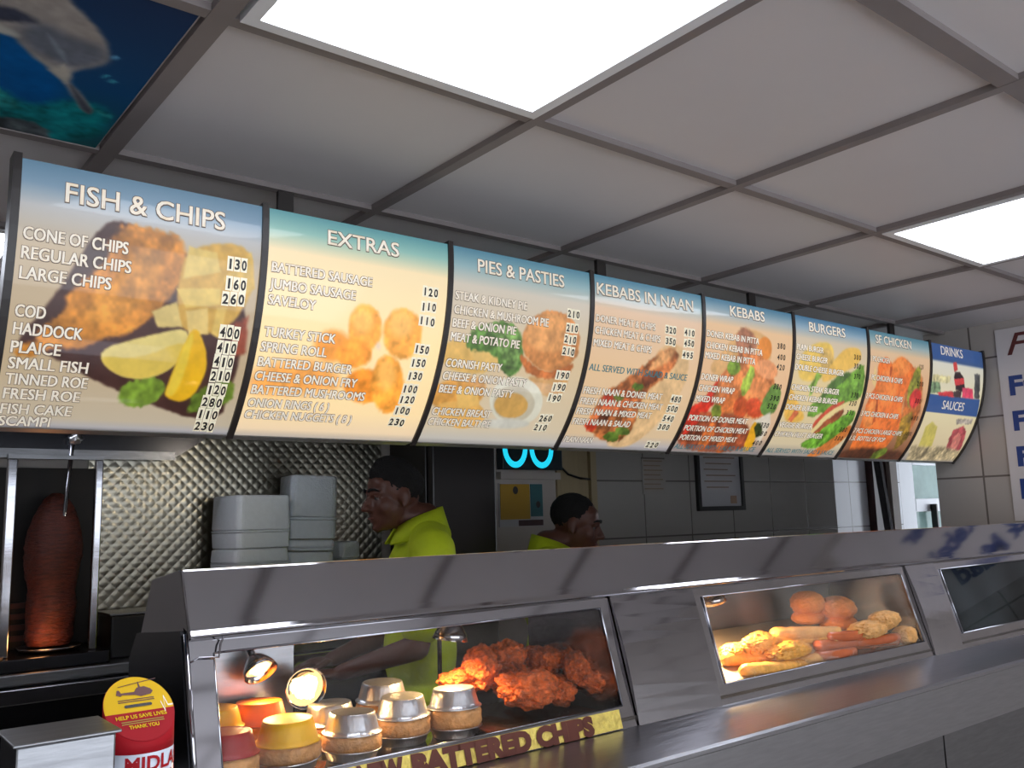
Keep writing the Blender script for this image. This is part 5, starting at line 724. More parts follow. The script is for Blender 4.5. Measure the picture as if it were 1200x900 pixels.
for k, (a, b, lf, r, mm, lab) in enumerate(SA):
    sausage(on_tray(*a, lf), on_tray(*b, lf), r, lab, mm, k+2, 'saveloy' if mm == 'saveloy' else 'battered_sausage', 'sausage', wob=.14 if mm != 'saveloy' else .05)
for k, (px, py, lf, size, rz, lab, mm) in enumerate([
 (890, 754, .036, (.078, .034, .024), .30, 'bright yellow battered fish at the left of the window', 'batter'),
 (925, 762, .030, (.080, .030, .020), .12, 'battered fish in front of the bright yellow one', 'batter'),
 (860, 763, .020, (.050, .028, .018), .4, 'small battered fish end at the far left', 'batter'),
 (1018, 738, .046, (.085, .034, .024), .1, 'pale battered fish to the right of the burgers', 'batter_pale'),
 (1036, 727, .062, (.070, .032, .022), .2, 'pale battered fish lying behind on the right', 'batter_pale'),
 (1060, 745, .024, (.034, .026, .024), -.4, 'small pale battered piece in the right corner', 'batter_pale')]):
    p = on_tray(px, py, lf); me, zm = lump(p, size, (0, -.25*0, rz), 30+k, .16, 2.0, 5, None, .09)
    o = link('battered_fish', me, mm); o.location = p; tag(o, lab, 'battered fish', 'battered fish in the heated counter')
for k, (px, py, y, r, lab) in enumerate([(946, 712, 1.215, .043, 'round battered burger with a seam, left of the pair'), (981, 718, 1.175, .047, 'larger round battered burger, right of the pair')]):
    p = at_y(px, py, y*S); t = empty('battered_burger', p, lab, 'battered burger', 'battered burgers in the heated counter')
    for nm, dz, hz, s in (('top_half', .012, .030, 1.0), ('bottom_half', -.024, .018, .97)):
        me, zm = lump(p, (r*s, r*s, hz), (0, 0, k), 50+3*k+(dz > 0), .10, 1.6, 5, None, .05)
        o = link(nm, me, 'bun', t); o.location = (0, 0, dz)

# ------------------------------------------------------------------ collection tube for an air ambulance, on the shelf
tc = at_y(163, 830, 1.10); SH = EYE-.327*S
r = .038; th = math.radians(38); tan = math.tan(th)
t = empty('collection_tin', (tc.x, tc.y, SH), 'red and white charity collection tube with round yellow helicopter face', 'collection tin'); O2 = Vector(t.location)
zmid = tc.z-.0
def cut(phi, rr): return zmid+rr*math.cos(phi)*-tan          # phi 0 = towards -y (front, low)
def ring(z, rr, n=48): return [(tc.x+rr*math.sin(2*PI*k/n), tc.y-rr*math.cos(2*PI*k/n), z if not callable(z) else z(2*PI*k/n)) for k in range(n)]
def shell(z0, z1, rr, mm, name):
    n = 48; m = MB(O2); a = ring(z0, rr); b = ring(z1, rr)
    m.add(a+b, [(k, (k+1) % n, n+(k+1) % n, n+k) for k in range(n)]+[tuple(range(n)), tuple(range(n, 2*n))], 0, False)
    o = m.build(name, mm, t); o.data.polygons.foreach_set('use_smooth', [True]*n+[False]*2); return o
zlab = zmid-.042
body = shell(SH+.002, zlab, r, 'label_white', 'tube_body'); shell(zlab+.0002, lambda p: cut(p, r), r, 'red', 'tube_top')
ux, uy = Vector((1, 0, 0)), Vector((0, math.cos(th), math.sin(th))); oc = Vector((tc.x, tc.y, zmid)); nn = ux.cross(uy)
ry = r/math.cos(th)
def disc(mb, lo, hi, mi, lift, k=.985, n=40):
    a0, a1 = math.asin(lo), math.asin(hi); pts = [(r*k*math.cos(a), ry*k*math.sin(a)) for a in np.linspace(a0, a1, n)]+[(-r*k*math.cos(a), ry*k*math.sin(a)) for a in np.linspace(a1, a0, n)]
    mb.flat(pts, oc, ux, uy, mi, lift)
m = MB(O2); disc(m, -.999, -.1, 0, .0006); disc(m, -.1, .999, 1, .0006)
fc = m.build('slanted_face', ['red', 'yellow'], t)
m = MB(O2)
heli = [(-.55, .46), (-.50, .60), (-.44, .60), (-.40, .50), (-.02, .50), (.08, .62), (.30, .64), (.46, .55), (.52, .46), (.44, .38), (.14, .34), (.0, .40), (-.38, .44), (-.44, .40)]
m.flat([(x*r, y*ry) for x, y in heli], oc, ux, uy, 0, .0012)
m.flat([(-.45*r, .69*ry), (.70*r, .84*ry), (.70*r, .86*ry), (-.45*r, .71*ry)], oc, ux, uy, 0, .0012); m.flat([(.13*r, .62*ry), (.19*r, .62*ry), (.17*r, .80*ry), (.14*r, .80*ry)], oc, ux, uy, 0, .0012)
for yy in (.26, .20): m.flat([(-.55*r, yy*ry), (.50*r, yy*ry), (.50*r, (yy+.025)*ry), (-.55*r, (yy+.025)*ry)], oc, ux, uy, 0, .0012)
m.flat([(-.38*r, .03*ry), (.36*r, .03*ry), (.40*r, .08*ry), (.36*r, .12*ry), (-.38*r, .12*ry), (-.41*r, .08*ry)], oc, ux, uy, 1, .0012)
pulse = [(-.97, -.1), (.58, -.1), (.64, .10), (.70, -.22), (.76, .26), (.82, -.04), (.97, -.04)]
for (xa, ya), (xb, yb) in zip(pulse[1:], pulse[2:]):
    m.flat([(xa*r, (ya-.02)*ry), (xb*r, (yb-.02)*ry), (xb*r+.0006, (yb+.03)*ry), (xa*r+.0006, (ya+.03)*ry)], oc, ux, uy, 2, .0014)
add_text(m, 'HELP US SAVE LIVES', plane_place(oc+ux*(-.72*r)+uy*(-.30*ry), ux, uy, .0012), 1.44*r, .105*ry, .03, 3)
add_text(m, 'THANK YOU', plane_place(oc+ux*(-.42*r)+uy*(-.60*ry), ux, uy, .0012), .84*r, .10*ry, .03, 3)
for yy in (-.40, -.46): m.flat([(-.6*r, yy*ry), (.6*r, yy*ry), (.6*r, (yy+.03)*ry), (-.6*r, (yy+.03)*ry)], oc, ux, uy, 4, .0012)
m.build('face_print', ['ink_maroon', 'ink_black', 'ink_white', 'yellow', 'poster_yellow'], t)
m = MB(O2)
def wrap(z): return lambda a, b: Vector((tc.x+(r+.0007)*math.sin(a/r-.60), tc.y-(r+.0007)*math.cos(a/r-.60), z+b))
add_text(m, 'MIDLANDS', wrap(zlab-.018), .104, .0145, .03, 0); add_text(m, 'AMBULANCE', wrap(zlab-.034), .112, .0115, .03, 0)
hl = [(-.030, -.012), (-.022, -.010), (-.010, -.012), (.002, -.016), (.004, -.019), (-.008, -.022), (-.016, -.024), (-.024, -.022), (-.030, -.018)]
f = wrap(zlab-.016); m.add([f(a, b) for a, b in hl], [tuple(range(len(hl)))], 1)
m.build('label_print', ['red', 'ink_black'], t)

# small steel box with an overhanging flat lid in the near left corner
yb, yf = .985, .90; zl = EYE-.200
a = at_z(8, 868, zl); b = at_z(123, 865, zl); c = at_z(150, 838, zl); d = at_z(50, 843, zl)
t = empty('steel_box', (a.x, a.y, SH), 'small grey steel box with overhanging lid in front of the charity tube', 'box'); O3 = Vector(t.location)
x0, x1, y0, y1 = a.x, (b.x+c.x)/2, (a.y+b.y)/2, (c.y+d.y)/2
MB(O3).box((x0, y0, zl-.003), (x1, y1, zl)).build('lid', 'steel_dull', t, bevel=.001)
MB(O3).box((x0+.004, y0+.006, SH+.001), (x1-.004, y1-.004, zl-.0035)).build('box_body', 'steel_dull', t, bevel=.002)
# ------------------------------------------------------------------ kitchen back counter
CT = EYE-.36                         # its top
t = empty('back_counter', (.3, 2.70, 0), 'steel kitchen counter along the back carrying the doner grill and foam boxes', 'counter'); O4 = t.location
MB(O4).box((-1.6, 2.68, CT-.03), (1.70, BY-.005, CT)).build('worktop', 'steel_dull', t, bevel=.004)
MB(O4).box((-1.6, 2.70, .08), (1.70, BY-.005, CT-.031)).build('cupboard_body', 'steel_dark', t)
MB(O4).box((-1.6, 2.665, CT-.075), (1.70, 2.679, CT-.035)).build('front_rail', 'steel', t, bevel=.003)
MB(O4).box((-1.6, 2.74, 0), (1.70, BY-.02, .079)).build('plinth', 'black', t)
# quilted steel splashback
t = empty('splashback', (1.2, BY-.01, CT), 'quilted stainless steel splashback behind the foam boxes', 'splashback')
MB(t.location).box((.70, BY-.012, CT+.002), (1.72, BY-.002, H-.3)).build('quilted_sheet', 'quilt', t)
MB(t.location).box((.70, BY-.016, CT+.003), (1.72, BY-.0125, CT+.05)).build('bottom_strip', 'steel_dark', t)
# extraction canopy
t = empty('extraction_hood', (.2, 2.66, EYE+.19), 'dark extraction canopy above the doner grill', 'extraction hood'); o = t.location
MB(o).prism([(-1.5, EYE+.213), (.90, EYE+.213), (1.02, EYE+.29), (1.02, EYE+.5), (-1.5, EYE+.5)], 2.76, 2.935, axis='y').build('canopy', 'steel_dark', t)
MB(o).box((-1.5, 2.757, EYE+.205), (.90, 2.7595, EYE+.23)).build('gutter', 'steel_dull', t)
# doner grill
t = empty('doner_grill', (.575, 2.82, CT), 'upright doner kebab grill with steel posts and glowing meat', 'doner grill'); o = t.location
MB(o).box((.43, 2.70, CT+.001), (.72, 2.93, CT+.035)).build('base_tray', 'steel_dark', t, bevel=.004)
MB(o).box((.435, 2.915, CT+.036), (.715, 2.94, EYE+.187)).build('burner_panel', 'soot', t)
m = MB(o)
for k in range(4): m.box((.50, 2.905, CT+.06+.03*k), (.65, 2.9145, CT+.075+.03*k))
m.build('burner_element', 'ember', t)
for x0, x1 in ((.450, .474), (.672, .692)): MB(o).box((x0, 2.735, CT+.036), (x1, 2.755, EYE+.2)).build('post', 'steel', t, bevel=.003)
MB(o).box((.450, 2.735, EYE+.2005), (.692, 2.755, EYE+.212)).build('top_bar', 'steel_dull', t)
mx_, my_ = .590, 2.82
sp = MB(o).tube([(mx_, my_, CT+.036), (mx_+.02, my_-.075, EYE+.258)], .006, 10).build('spit', 'steel', t)
fm, _ = lump((0, 0, 0), (.018, .016, .016), (0, 0, 0), 91, .5, 3, 3); fo = link('foil_knob', fm, 'foil', t); fo.location = Vector((mx_+.024, 2.735, EYE+.258))-o
prof = [(.0001, 0), (.052, 0), (.060, .02), (.058, .05), (.062, .10), (.058, .14), (.064, .18), (.068, .22), (.071, .26), (.067, .295), (.056, .33), (.042, .36), (.026, .385), (.008, .40)]
fine = []
for (r0, z0), (r1, z1) in zip(prof, prof[1:]):
    for k in range(5): fine.append((r0+(r1-r0)*k/5, z0+(z1-z0)*k/5))
m = MB(o); zb = EYE-.307; m.lathe([(a*1.05, b*1.05) for a, b in fine], (mx_, my_, zb), 48)
for i, v in enumerate(m.v):
    q = Vector(v); a = math.atan2(q.y-(my_-o.y), q.x-(mx_-o.x)); z = q.z
    n = 1+.10*mnoise.noise(Vector((math.cos(a)*1.5, math.sin(a)*1.5, z*9)))+.07*mnoise.noise(Vector((a*3, z*70, 3)))
    m.v[i] = (mx_-o.x+(q.x-mx_+o.x)*n, my_-o.y+(q.y-my_+o.y)*n, z)
m.build('doner_meat', 'doner', t)
MB(o).lathe([(.0001, 0), (.075, 0), (.082, .008), (.078, .008), (.072, .003), (.0001, .003)], (mx_, my_, zb-.012), 32).build('spit_plate', 'steel_dull', t)
l = bpy.data.lights.new('burner_glow', 'POINT'); l.energy = .40; l.color = (1, .42, .14); l.shadow_soft_size = .03
lo = bpy.data.objects.new('burner_glow', l); COL.objects.link(lo); lo.parent = t; lo.location = Vector((.545, 2.71, CT+.07))-o
# steel bowl and black box on the counter
m = MB(); m.lathe([(.0001, 0), (.03, 0), (.055, .018), (.07, .04), (.068, .041), (.052, .02), (.028, .003), (.0001, .003)], (0, 0, 0), 32)
b = m.build('bowl', 'steel_dull'); b.location = (.40, 2.76, CT+.001); tag(b, 'shallow steel bowl left of the doner grill base', 'bowl')
t = empty('salad_bin', (.81, 2.83, CT), 'low black bin with a steel rim between doner grill and foam boxes', 'bin'); o = t.location
MB(o).box((.735, 2.76, CT+.001), (.885, 2.90, CT+.12)).build('bin_body', 'black', t, bevel=.006)
MB(o).box((.73, 2.755, CT+.1205), (.89, 2.905, CT+.127)).build('bin_rim', 'steel_dull', t, bevel=.002)

# added lamp, unseen behind the menu boards, to put a glint on the quilted steel
t = empty('added_spot', (1.16, 2.02, EYE+.30), 'added unseen lamp behind the menu boards lighting the quilted steel', 'added_spot'); o = t.location
MB(o).lathe([(.0001, .03), (.022, .03), (.026, .0), (.030, -.03), (.027, -.03), (.024, -.002), (.0001, 0)], tuple(o), 20).build('lamp_shade', 'black', t)
MB(o).box((1.15, 1.8205, EYE+.3305), (1.17, 2.03, EYE+.345)).build('arm', 'steel_dull', t)
MB(o).lathe([(.0001, -.004), (.016, -.010), (.014, -.024), (.0001, -.028)], tuple(o), 16).build('bulb', 'bulb', t)
l = bpy.data.lights.new('added_spot_light', 'SPOT'); l.energy = 2.2; l.spot_size = 1.0; l.spot_blend = .8; l.color = (1, .86, .66); l.shadow_soft_size = .02
lo = bpy.data.objects.new('added_spot_light', l); COL.objects.link(lo); lo.parent = t; lo.location = (0, 0, -.04); lo.rotation_euler = (Vector((1.16, 2.02, .25))-Vector((.88, 2.94, .05))).to_track_quat('Z', 'Y').to_euler()

# foam takeaway boxes
def foam_box(c, w, d, h, rz, tilt, label, base=True):
    """two tapered halves meeting at a rim"""
    t = empty('takeaway_box', c, label, 'takeaway box', 'white foam takeaway boxes on the back counter'); t.rotation_euler = (tilt[0], tilt[1], rz)
    def half(z0, z1, k0, k1):
        m = MB(); n = []
        for z, k in ((z0, k0), (z1, k1)):
            x, y = w/2*k, d/2*k; rr = .02
            loop = []
            for cx, cy, a0 in ((x-rr, y-rr, 0), (-x+rr, y-rr, 90), (-x+rr, -y+rr, 180), (x-rr, -y+rr, 270)):
                for q in range(5):
                    a = math.radians(a0+22.5*q); loop.append((cx+rr*math.cos(a), cy+rr*math.sin(a), z))
            n.append(loop)
        L = len(n[0]); m.add(n[0]+n[1], [(i, (i+1) % L, L+(i+1) % L, L+i) for i in range(L)]+[tuple(range(L))[::-1], tuple(range(L, 2*L))]); return m
    half(.001, h*.30, .965, .99).build('box_base', 'foam', t, bevel=.004)
    half(h*.305, h*.34, 1.0, 1.0).build('rim', 'foam', t, bevel=.002)
    half(h*.345, h, .99, .955).build('box_lid', 'foam', t, bevel=.006)
    return t
zz = CT+.001; hs = [.115, .110, .065, .166]
for k, lab in enumerate(['white foam box at the bottom of the left stack', 'white foam box second from the bottom of the left stack', 'white foam box second from the top of the left stack', 'white foam box on top of the left stack']):
    foam_box((1.155+.003*k, 2.81, zz), .20, .17, hs[k], .12+.02*k, (0, 0), lab); zz += hs[k]+.0005
zz = CT+.001
hs = [.145, .125, .037, .210]
for k, lab in enumerate(['white foam box at the bottom of the taller right stack', 'white foam box second from the bottom of the taller right stack', 'white foam box second from the top of the taller right stack', 'white foam box on top of the taller right stack, leaning']):
    foam_box((1.355+.005*k, 2.84, zz), .165, .16, hs[k], -.15, (0, .035), lab); zz += hs[k]+.002
zz = CT+.001
for k, lab in enumerate(['small foam tub under the other one beside the tall stack', 'small foam tub on top, just right of the tall stack', 'small foam tub on the counter below two others']):
    pass
zz = CT+.001
for k, (h, lab) in enumerate([(.13, 'small white foam box at the bottom, right of the tall stack'), (.085, 'small white foam box in the middle, right of the tall stack'), (.085, 'small white foam box on top, right of the tall stack')]):
    foam_box((1.505, 2.83, zz), .09, .09, h, .1*k, (0, 0), lab); zz += h+.0005

# tall dark cabinet behind the first server
t = empty('tall_fridge', (1.90, 2.80, 0), 'tall dark cabinet behind the man in profile', 'fridge'); o = t.location
MB(o).box((1.76, 2.70, .06), (2.05, BY-.005, 2.15)).build('cabinet_body', 'fridge', t, bevel=.004)
MB(o).box((1.765, 2.66, .10), (2.045, 2.696, 2.12)).build('door', 'fridge', t, bevel=.006).__setitem__('label', 'dark cabinet door')
MB(o).box((1.77, 2.72, 0), (2.04, BY-.03, .059)).build('foot_plinth', 'black', t)
MB(o).tube([(1.80, 2.655, 1.0), (1.80, 2.635, 1.02), (1.80, 2.635, 1.38), (1.80, 2.655, 1.40)], .007, 8).build('handle', 'steel_dark', t)

# LED sign showing two round figures
t = empty('led_sign', (2.43, BY-.03, EYE+.3), 'dark LED sign with two glowing cyan ring figures', 'sign'); o = t.location
MB(o).box((2.272, BY-.045, EYE+.205), (2.60, BY-.003, EYE+.42)).build('sign_panel', 'led_board', t, bevel=.003)
for cx in (2.338, 2.482):
    m = MB(o); n = 40; R1, R0, hz = .066, .043, .085; cz = EYE+.296
    vs = [(cx+R1*math.cos(2*PI*k/n), BY-.047, cz+hz*math.sin(2*PI*k/n)) for k in range(n)]+[(cx+R0*math.cos(2*PI*k/n), BY-.047, cz+(hz-.025)*math.sin(2*PI*k/n)) for k in range(n)]
    vs += [(x, BY-.0455, z) for x, y, z in vs]
    fs = []
    for k in range(n):
        j = (k+1) % n
        fs += [(k, j, n+j, n+k), (2*n+k, 2*n+j, j, k), (n+k, n+j, 3*n+j, 3*n+k)]
    m.add(vs, fs); m.build('ring_figure', 'cyan_led', t)
MB(o).box((2.272, BY-.03, EYE+.165), (2.60, BY-.003, EYE+.195)).build('sign_shelf', 'plaster', t)
# notices on the back wall
def notice(name, x0, x1, z0, z1, label, cat, build, y=BY):
    t = empty(name, ((x0+x1)/2, y-.004, z0), label, cat); build(t, MB, t.location, x0, x1, z0, z1, y); return t
def b1(t, MBc, o, x0, x1, z0, z1, y):
    MB(o).box((x0, y-.006, z0), (x1, y-.001, z1)).build('backing', 'paper', t)
    MB(o).box((x0+.005, y-.009, z0+.03), (x1-.075, y-.0065, z1-.004)).build('yellow_sheet', 'poster_yellow', t)
    MB(o).box((x1-.07, y-.009, z0+.04), (x1-.004, y-.0065, z1-.004)).build('teal_sheet', 'poster_teal', t)
    MB(o).box((x0+.10, y-.009, z0+.002), (x1-.004, y-.0065, z0+.026)).build('red_strip', 'maroon', t)
    m = MB(o)
    for cx, cz, rr in ((x0+.085, z1-.03, .014), (x1-.03, z1-.09, .012)):
        m.flat([(cx+rr*math.cos(k*PI/8)-x0, cz+rr*1.2*math.sin(k*PI/8)-z0) for k in range(16)], (x0, y-.0095, z0), (1, 0, 0), (0, 0, 1))
    m.build('dark_emblem', 'ink_black', t)
notice('wall_notice', 2.278, 2.515, EYE-.03, EYE+.15, 'yellow and teal notice under the cyan LED sign', 'notice', b1)
def b2(t, MBc, o, x0, x1, z0, z1, y):
    f = .022; m = MB(o)
    m.box((x0, y-.02, z0), (x0+f, y-.001, z1)).box((x1-f, y-.02, z0), (x1, y-.001, z1)).box((x0+f, y-.02, z0), (x1-f, y-.001, z0+f)).box((x0+f, y-.02, z1-f), (x1-f, y-.001, z1))
    m.build('picture_frame', 'black', t)
    MB(o).box((x0+f, y-.010, z0+f), (x1-f, y-.002, z1-f)).build('certificate', 'paper', t)
    m = MB(o)
    for k in range(6): m.box((x0+.06+.015*(k % 2), y-.0112, z1-.08-.03*k), (x1-.06-.03*(k % 3), y-.0105, z1-.074-.03*k))
    m.box((x1-.11, y-.0112, z0+.035), (x1-.06, y-.0105, z0+.075)); m.build('faint_print', 'ink_shade', t)
notice('framed_certificate', 3.52, 3.89, EYE+.015, EYE+.36, 'black framed certificate on the grey tiled wall', 'picture', b2)
def b3(t, MBc, o, x0, x1, z0, z1, y):
    MB(o).box((x0, y-.004, z0), (x1, y-.001, z1)).build('sheet', 'tile_back', t)
    m = MB(o)
    for k in range(7): m.box((x0+.01, y-.0052, z1-.02-.022*k), (x1-.02-.015*(k % 2), y-.0045, z1-.014-.022*k))
    m.build('faint_print', 'ink_shade', t)
notice('paper_notice', 3.14, 3.30, EYE+.10, EYE+.275, 'faint grey paper notice left of the framed certificate', 'notice', b3)
m = MB(); m.tube([(2.60, BY-.012, EYE+.27), (2.615, BY-.012, EYE+.225), (2.66, BY-.012, EYE+.19), (2.73, BY-.012, EYE+.172), (2.80, BY-.012, EYE+.168)], .005, 8)
c = m.build('cable', 'black'); tag(c, 'thin dark cable drooping across the beige boarding', 'cable')
struct(MB().box((2.79, BY-.02, 0), (2.825, BY-.0005, H+.01)).build('trim_4', 'beige')); struct(MB().box((2.595, BY-.012, 0), (2.62, BY-.0005, H+.01)).build('trim_5', 'beige'))
# board leaning in the lobby doorway
m = MB(); m.prism([(5.30, .001), (5.33, .001), (5.02, 2.02), (4.99, 2.02)], 2.80, 2.84, axis='y')
bb = m.build('leaning_board', 'steel_dark'); tag(bb, 'dark board leaning in the doorway before the white back door', 'board')

# ------------------------------------------------------------------ poster on the right-hand wall
t = empty('wall_poster', (RX-.004, 1.0, EYE-.05), 'white poster with blue lettering on the tiled right wall', 'poster'); o = t.location
MB(o).box((RX-.007, .30, EYE-.062), (RX-.001, 1.588, EYE+.715)).build('poster_board', 'board_white', t)
m = MB(o); PX, PZ = Vector((0, -1, 0)), Vector((0, 0, 1))
for z, s in ((.443, 'Fresh Nan & Doner'), (.300, 'Fresh Nan & Kebab'), (.157, 'Fresh Nan & Mixed'), (.028, 'Fresh Nan & Salad')):
    m = MB(o); add_text(m, s, plane_place((RX-.0082, 1.548, EYE+z), PX, PZ), .95, .072, .04, 0); m.build('poster_line', 'ink_blue', t)
m = MB(o); add_text(m, 'Fresh NAN', plane_place((RX-.0082, 1.545, EYE+.605), PX, PZ), .72, .085, .01, 0, shear=.35); m.build('poster_heading', 'ink_maroon', t)


# ------------------------------------------------------------------ the two servers
def blob_mesh(parts, voxel, smooth_it=6):
    """parts: ('e', centre, radii, rotation) ellipsoids and ('c', a, b, ra, rb) tapered limbs, fused into one surface"""
    bm = bmesh.new()
    for p in parts:
        if p[0] == 'e':
            g = bmesh.ops.create_uvsphere(bm, u_segments=24, v_segments=16, radius=1)
            R = p[3] if len(p) > 3 else Matrix()
            mt = Matrix.Translation(p[1]) @ R.to_4x4() @ Matrix.Diagonal((*p[2], 1)); bmesh.ops.transform(bm, matrix=mt, verts=g['verts'])
        else:
            a, b = Vector(p[1]), Vector(p[2]); ra, rb = p[3], p[4]; d = (b-a); L = d.length; q = d.to_track_quat('Z', 'Y').to_matrix().to_4x4()
            g = bmesh.ops.create_cone(bm, cap_ends=True, segments=18, radius1=ra, radius2=rb, depth=L)
            bmesh.ops.transform(bm, matrix=Matrix.Translation((a+b)/2) @ q, verts=g['verts'])
            for c, r in ((a, ra), (b, rb)):
                g = bmesh.ops.create_uvsphere(bm, u_segments=18, v_segments=12, radius=r); bmesh.ops.translate(bm, vec=c, verts=g['verts'])
    me = bpy.data.meshes.new('b'); bm.to_mesh(me); bm.free()
    ob = bpy.data.objects.new('b', me); COL.objects.link(ob)
    r = ob.modifiers.new('r', 'REMESH'); r.mode = 'VOXEL'; r.voxel_size = voxel; r.use_smooth_shade = True
    s = ob.modifiers.new('s', 'SMOOTH'); s.factor = .5; s.iterations = smooth_it
    dg = bpy.context.evaluated_depsgraph_get(); out = bpy.data.meshes.new_from_object(ob.evaluated_get(dg))
    bpy.data.objects.remove(ob); bpy.data.meshes.remove(me)
    out.polygons.foreach_set('use_smooth', [True]*len(out.polygons)); return out
def person(head, yaw, pitch, body_yaw, label, tall_hair, k=1.0):
    """local axes: x right, y forward, z up, origin at the middle of the head"""
    floor = -head.z/k-.082
    t = empty('person', (head.x, head.y, 0), label, 'person')
    up = Vector((0, 0, head.z/k))
    HB = Matrix.Rotation(yaw-body_yaw, 4, 'Z') @ Matrix.Rotation(pitch, 4, 'X')      # head turns and nods on the neck
    piv = Vector((0, -.02, -.10))
    def h(p): return HB @ (Vector(p)-piv)+piv
    HR = HB.to_3x3()
    E = lambda c, r, rot=None: ('e', h(c), r, HR @ (rot.to_3x3() if rot else Matrix.Identity(3)))
    C = lambda a, b, ra, rb: ('c', h(a), h(b), ra, rb)
    head_p = [E((0, -.018, .028), (.074, .094, .084)), E((0, .02, -.035), (.060, .068, .070)), E((0, .032, -.072), (.046, .052, .040)), E((0, .066, -.098), (.022, .020, .016)),
      E((.036, .045, -.028), (.026, .034, .034)), E((-.036, .045, -.028), (.026, .034, .034)),
      C((.012, .079, .020), (.046, .062, .016), .0125, .010), C((-.012, .079, .020), (-.046, .062, .016), .0125, .010), E((0, .052, .044), (.056, .026, .034)),
      C((0, .084, .006), (0, .108, -.030), .0085, .0125), E((.0125, .095, -.035), (.009, .012, .008)), E((-.0125, .095, -.035), (.009, .012, .008)),
      E((0, .082, -.058), (.024, .012, .007)), E((0, .080, -.071), (.020, .012, .008)), E((0, .062, -.062), (.034, .026, .026)),
      E((.076, -.012, -.010), (.010, .019, .032), Matrix.Rotation(.25, 4, 'Z')), E((-.076, -.012, -.010), (.010, .019, .032), Matrix.Rotation(-.25, 4, 'Z')),
      E((.080, -.004, -.034), (.007, .009, .010)), E((-.080, -.004, -.034), (.007, .009, .010))]
    LF = Vector((0, -.055, .082)); up2 = up+LF
    body_p = [('c', Vector((0, -.05, -.16)), Vector((0, -.045, -.215)), .050, .054), ('e', (0, -.04, -.25), (.085, .062, .042)),
      ('e', (0, -.03, -.38), (.155, .105, .17)), ('e', (0, -.02, -.60), (.140, .100, .16)), ('e', (0, -.03, -.76), (.150, .110, .12)),
      ('c', (-.155, -.04, -.285), (.155, -.04, -.285), .062, .062)]
    for s in (-1, 1):
        sh_, el, wr = Vector((s*.19, -.04, -.295)), Vector((s*.235, .03, -.56)), Vector((s*.15, .25, -.63))
        body_p += [('c', sh_, el, .052, .040), ('c', el, wr, .040, .026)]
        pm = wr+Vector((-s*.02, .05, -.012)); body_p += [('e', wr+Vector((-s*.012, .045, -.006)), (.040, .050, .017))]
        for j, (fx, fl) in enumerate(((-.030, .058), (-.010, .068), (.011, .064), (.031, .050))):
            b0 = pm+Vector((fx, .032, .002)); b1_ = b0+Vector((fx*.15, fl*.55, -.010)); b2_ = b1_+Vector((0, fl*.40, -.026))
            body_p += [('c', b0, b1_, .0098, .009), ('c', b1_, b2_, .009, .0078)]
        tb = wr+Vector((-s*.040, .020, -.004)); tm = tb+Vector((-s*.026, .026, -.008)); body_p += [('c', tb, tm, .012, .0105), ('c', tm, tm+Vector((-s*.008, .030, -.010)), .0105, .0085)]
        hp, kn, an = Vector((s*.085, -.02, -.80)), Vector((s*.10, .01, -1.22)), Vector((s*.10, -.03, floor+.09))
        body_p += [('c', hp, kn, .082, .056), ('c', kn, an, .054, .036), ('c', Vector((s*.10, -.04, floor+.045)), Vector((s*.115, .12, floor+.035)), .043, .034)]
    def mv(p):
        return (p[0], Vector(p[1])+LF, *(p[2:] if p[0] == 'e' else (Vector(p[2])+LF, *p[3:])))
    body_p = [mv(p) for p in body_p]+[('c', h((0, -.022, -.072)), Vector((0, -.05, -.16))+LF, .047, .050)]
    me = blob_mesh(head_p+body_p, .0062, 4); b = link('body', me, 'skin', t); b.location = up
    Rz = body_yaw
    # polo shirt: own surface over the trunk and upper arms
    sp = [('e', (0, -.035, -.375), (.178, .126, .175)), ('e', (0, -.025, -.60), (.165, .122, .19)), ('e', (0, -.03, -.745), (.168, .126, .10)), ('c', (-.155, -.04, -.287), (.155, -.04, -.287), .078, .078), ('e', (0, -.048, -.222), (.112, .090, .062)), ('c', (0, -.048, -.215), (.15, -.04, -.272), .066, .078), ('c', (0, -.048, -.215), (-.15, -.04, -.272), .066, .078)]
    for s in (-1, 1): sp += [('c', (s*.188, -.04, -.297), (s*.226, .015, -.49), .070, .068)]
    ob = link('polo_shirt', blob_mesh(sp, .009, 5), 'shirt', t); ob.location = up2
    m = MB(); n = 44; vs = []; fs = []                            # collar, open at the front
    for j in range(n+1):
        a = math.radians(100+20)+math.radians(300)*j/n             # runs round the back of the neck
        fr = max(0, -math.cos(2*PI*j/n)*0+abs(j/n-.5)*2)
        for (rr, zz_) in ((.060, -.128-.064*fr**2), (.067, -.124-.064*fr**2), (.088+.018*fr, -.196-.050*fr), (.082+.018*fr, -.200-.050*fr)):
            vs.append((rr*math.cos(a)*1.05, -.042+rr*math.sin(a)*1.0+.035*fr**2, zz_))
    for j in range(n):
        for q in range(4): fs.append((4*j+q, 4*j+(q+1) % 4, 4*j+4+(q+1) % 4, 4*j+4+q))
    fs += [(3, 2, 1, 0), (4*n, 4*n+1, 4*n+2, 4*n+3)]
    m.add(vs, fs, 0, True); co = m.build('collar', 'shirt', t); co.location = up2
    tp = [('e', (0, -.03, -.82), (.168, .128, .09))]
    for s in (-1, 1): tp += [('c', (s*.085, -.02, -.83), (s*.10, .01, -1.22), .098, .078), ('c', (s*.10, .01, -1.22), (s*.10, -.03, floor+.08), .076, .064)]
    ob = link('trousers', blob_mesh(tp, .012, 4), 'trousers', t); ob.location = up2
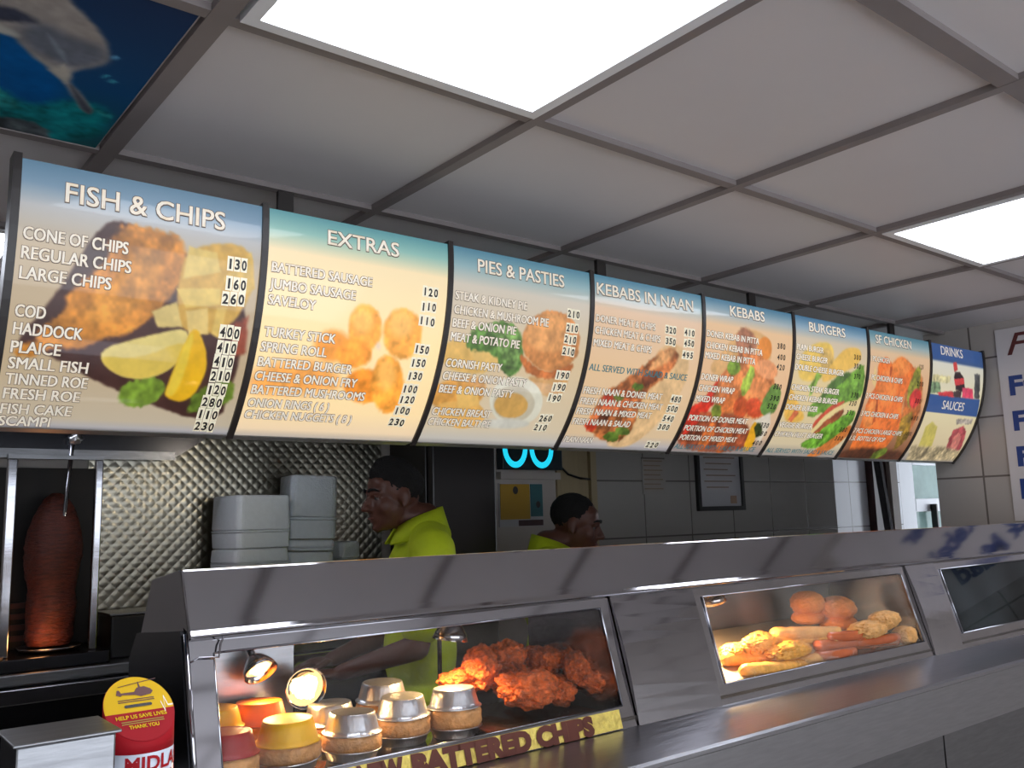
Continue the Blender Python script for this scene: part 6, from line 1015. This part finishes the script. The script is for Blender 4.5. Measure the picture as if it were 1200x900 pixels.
    for s in (-1, 1):
        m = MB(); m.lathe([(.0001, 0), (.05, 0), (.05, .03), (.044, .05), (.0001, .052)], (0, 0, 0), 20); 
        m.v = [(x*1.02, y*2.1 if y > 0 else y*1.1, z) for x, y, z in m.v]; so = m.build('shoe', 'black', t); so.location = up2+Vector((s*.105, .02, floor+.002))
    # hair
    def hair_mesh():
        bm = bmesh.new(); bmesh.ops.create_icosphere(bm, subdivisions=5, radius=1)
        for v in bm.verts:
            q = v.co.copy(); n = 1+.03*mnoise.noise(q*9)+.02*mnoise.noise(q*22)
            top = max(0, q.z)
            c = Vector((0, -.027, .037)); r = (.0768, .0925, .083)
            p = Vector((q.x*r[0], q.y*r[1], q.z*r[2]))*n
            if tall_hair: p.z += .018*top**1.5; p.y += .030*top
            p = p+c
            if p.z < .05 and p.y > .030: p.y = .030-(p.y-.030)*.2    # hairline at the temples
            if p.z < -.02 and p.y > -.03: p.x *= .80; p.y -= .015
            v.co = h(p)
        me = bpy.data.meshes.new('hair'); bm.to_mesh(me); bm.free(); me.polygons.foreach_set('use_smooth', [True]*len(me.polygons)); return me
    ho = link('hair', hair_mesh(), 'hair', t); ho.location = up
    for s in (-1, 1):
        m = MB(); m.lathe([(.0001, -.0105), (.006, -.0085), (.0095, -.004), (.0105, 0), (.0095, .004), (.006, .0085), (.0001, .0105)], h((s*.031, .0655, .0)), 14); eo = m.build('eye', 'eye', t); eo.location = up
        m = MB(); m.tube([h((s*.031, .0745, .0)), h((s*.031, .0770, .0))], .0048, 10); io = m.build('iris', 'black', eo)
        m = MB(); pts = [h((s*x, y, z)) for x, y, z in ((.012, .0905, .025), (.026, .0885, .031), (.040, .0785, .029), (.050, .066, .021))]; m.tube(pts, [.004, .0048, .0042, .002], 8); bo = m.build('eyebrow', 'hair', t); bo.location = up
        m = MB(); pts = [h((s*x, y, z)) for x, y, z in ((.018, .0735, .006), (.031, .0765, .0085), (.045, .066, .004))]; m.tube(pts, [.003, .0045, .003], 8); lo_ = m.build('eyelid', 'skin', t); lo_.location = up
    m = MB(); m.tube([h((-.020, .0885, -.0645)), h((0, .0945, -.0635)), h((.020, .0885, -.0645))], [.002, .0035, .002], 8); mo = m.build('mouth', 'lips', t); mo.location = up
    t.rotation_euler = (0, 0, body_yaw); t.scale = (k, k, k)
    return t
def yaw_of(dx, dy): return math.atan2(dy, dx)-PI/2
p1 = at_y(463, 580, 2.40); person(Vector(p1), yaw_of(-.96, .12), -.12, yaw_of(-.90, .36), 'man in a lime yellow polo seen in profile facing left, short dark hair', True, .9)
p2 = at_y(670, 612, 2.45); person(Vector(p2), yaw_of(.66, -.74), -.24, yaw_of(.75, -.60), 'man in a lime yellow polo looking down to the right, close-cropped hair', False, .9)
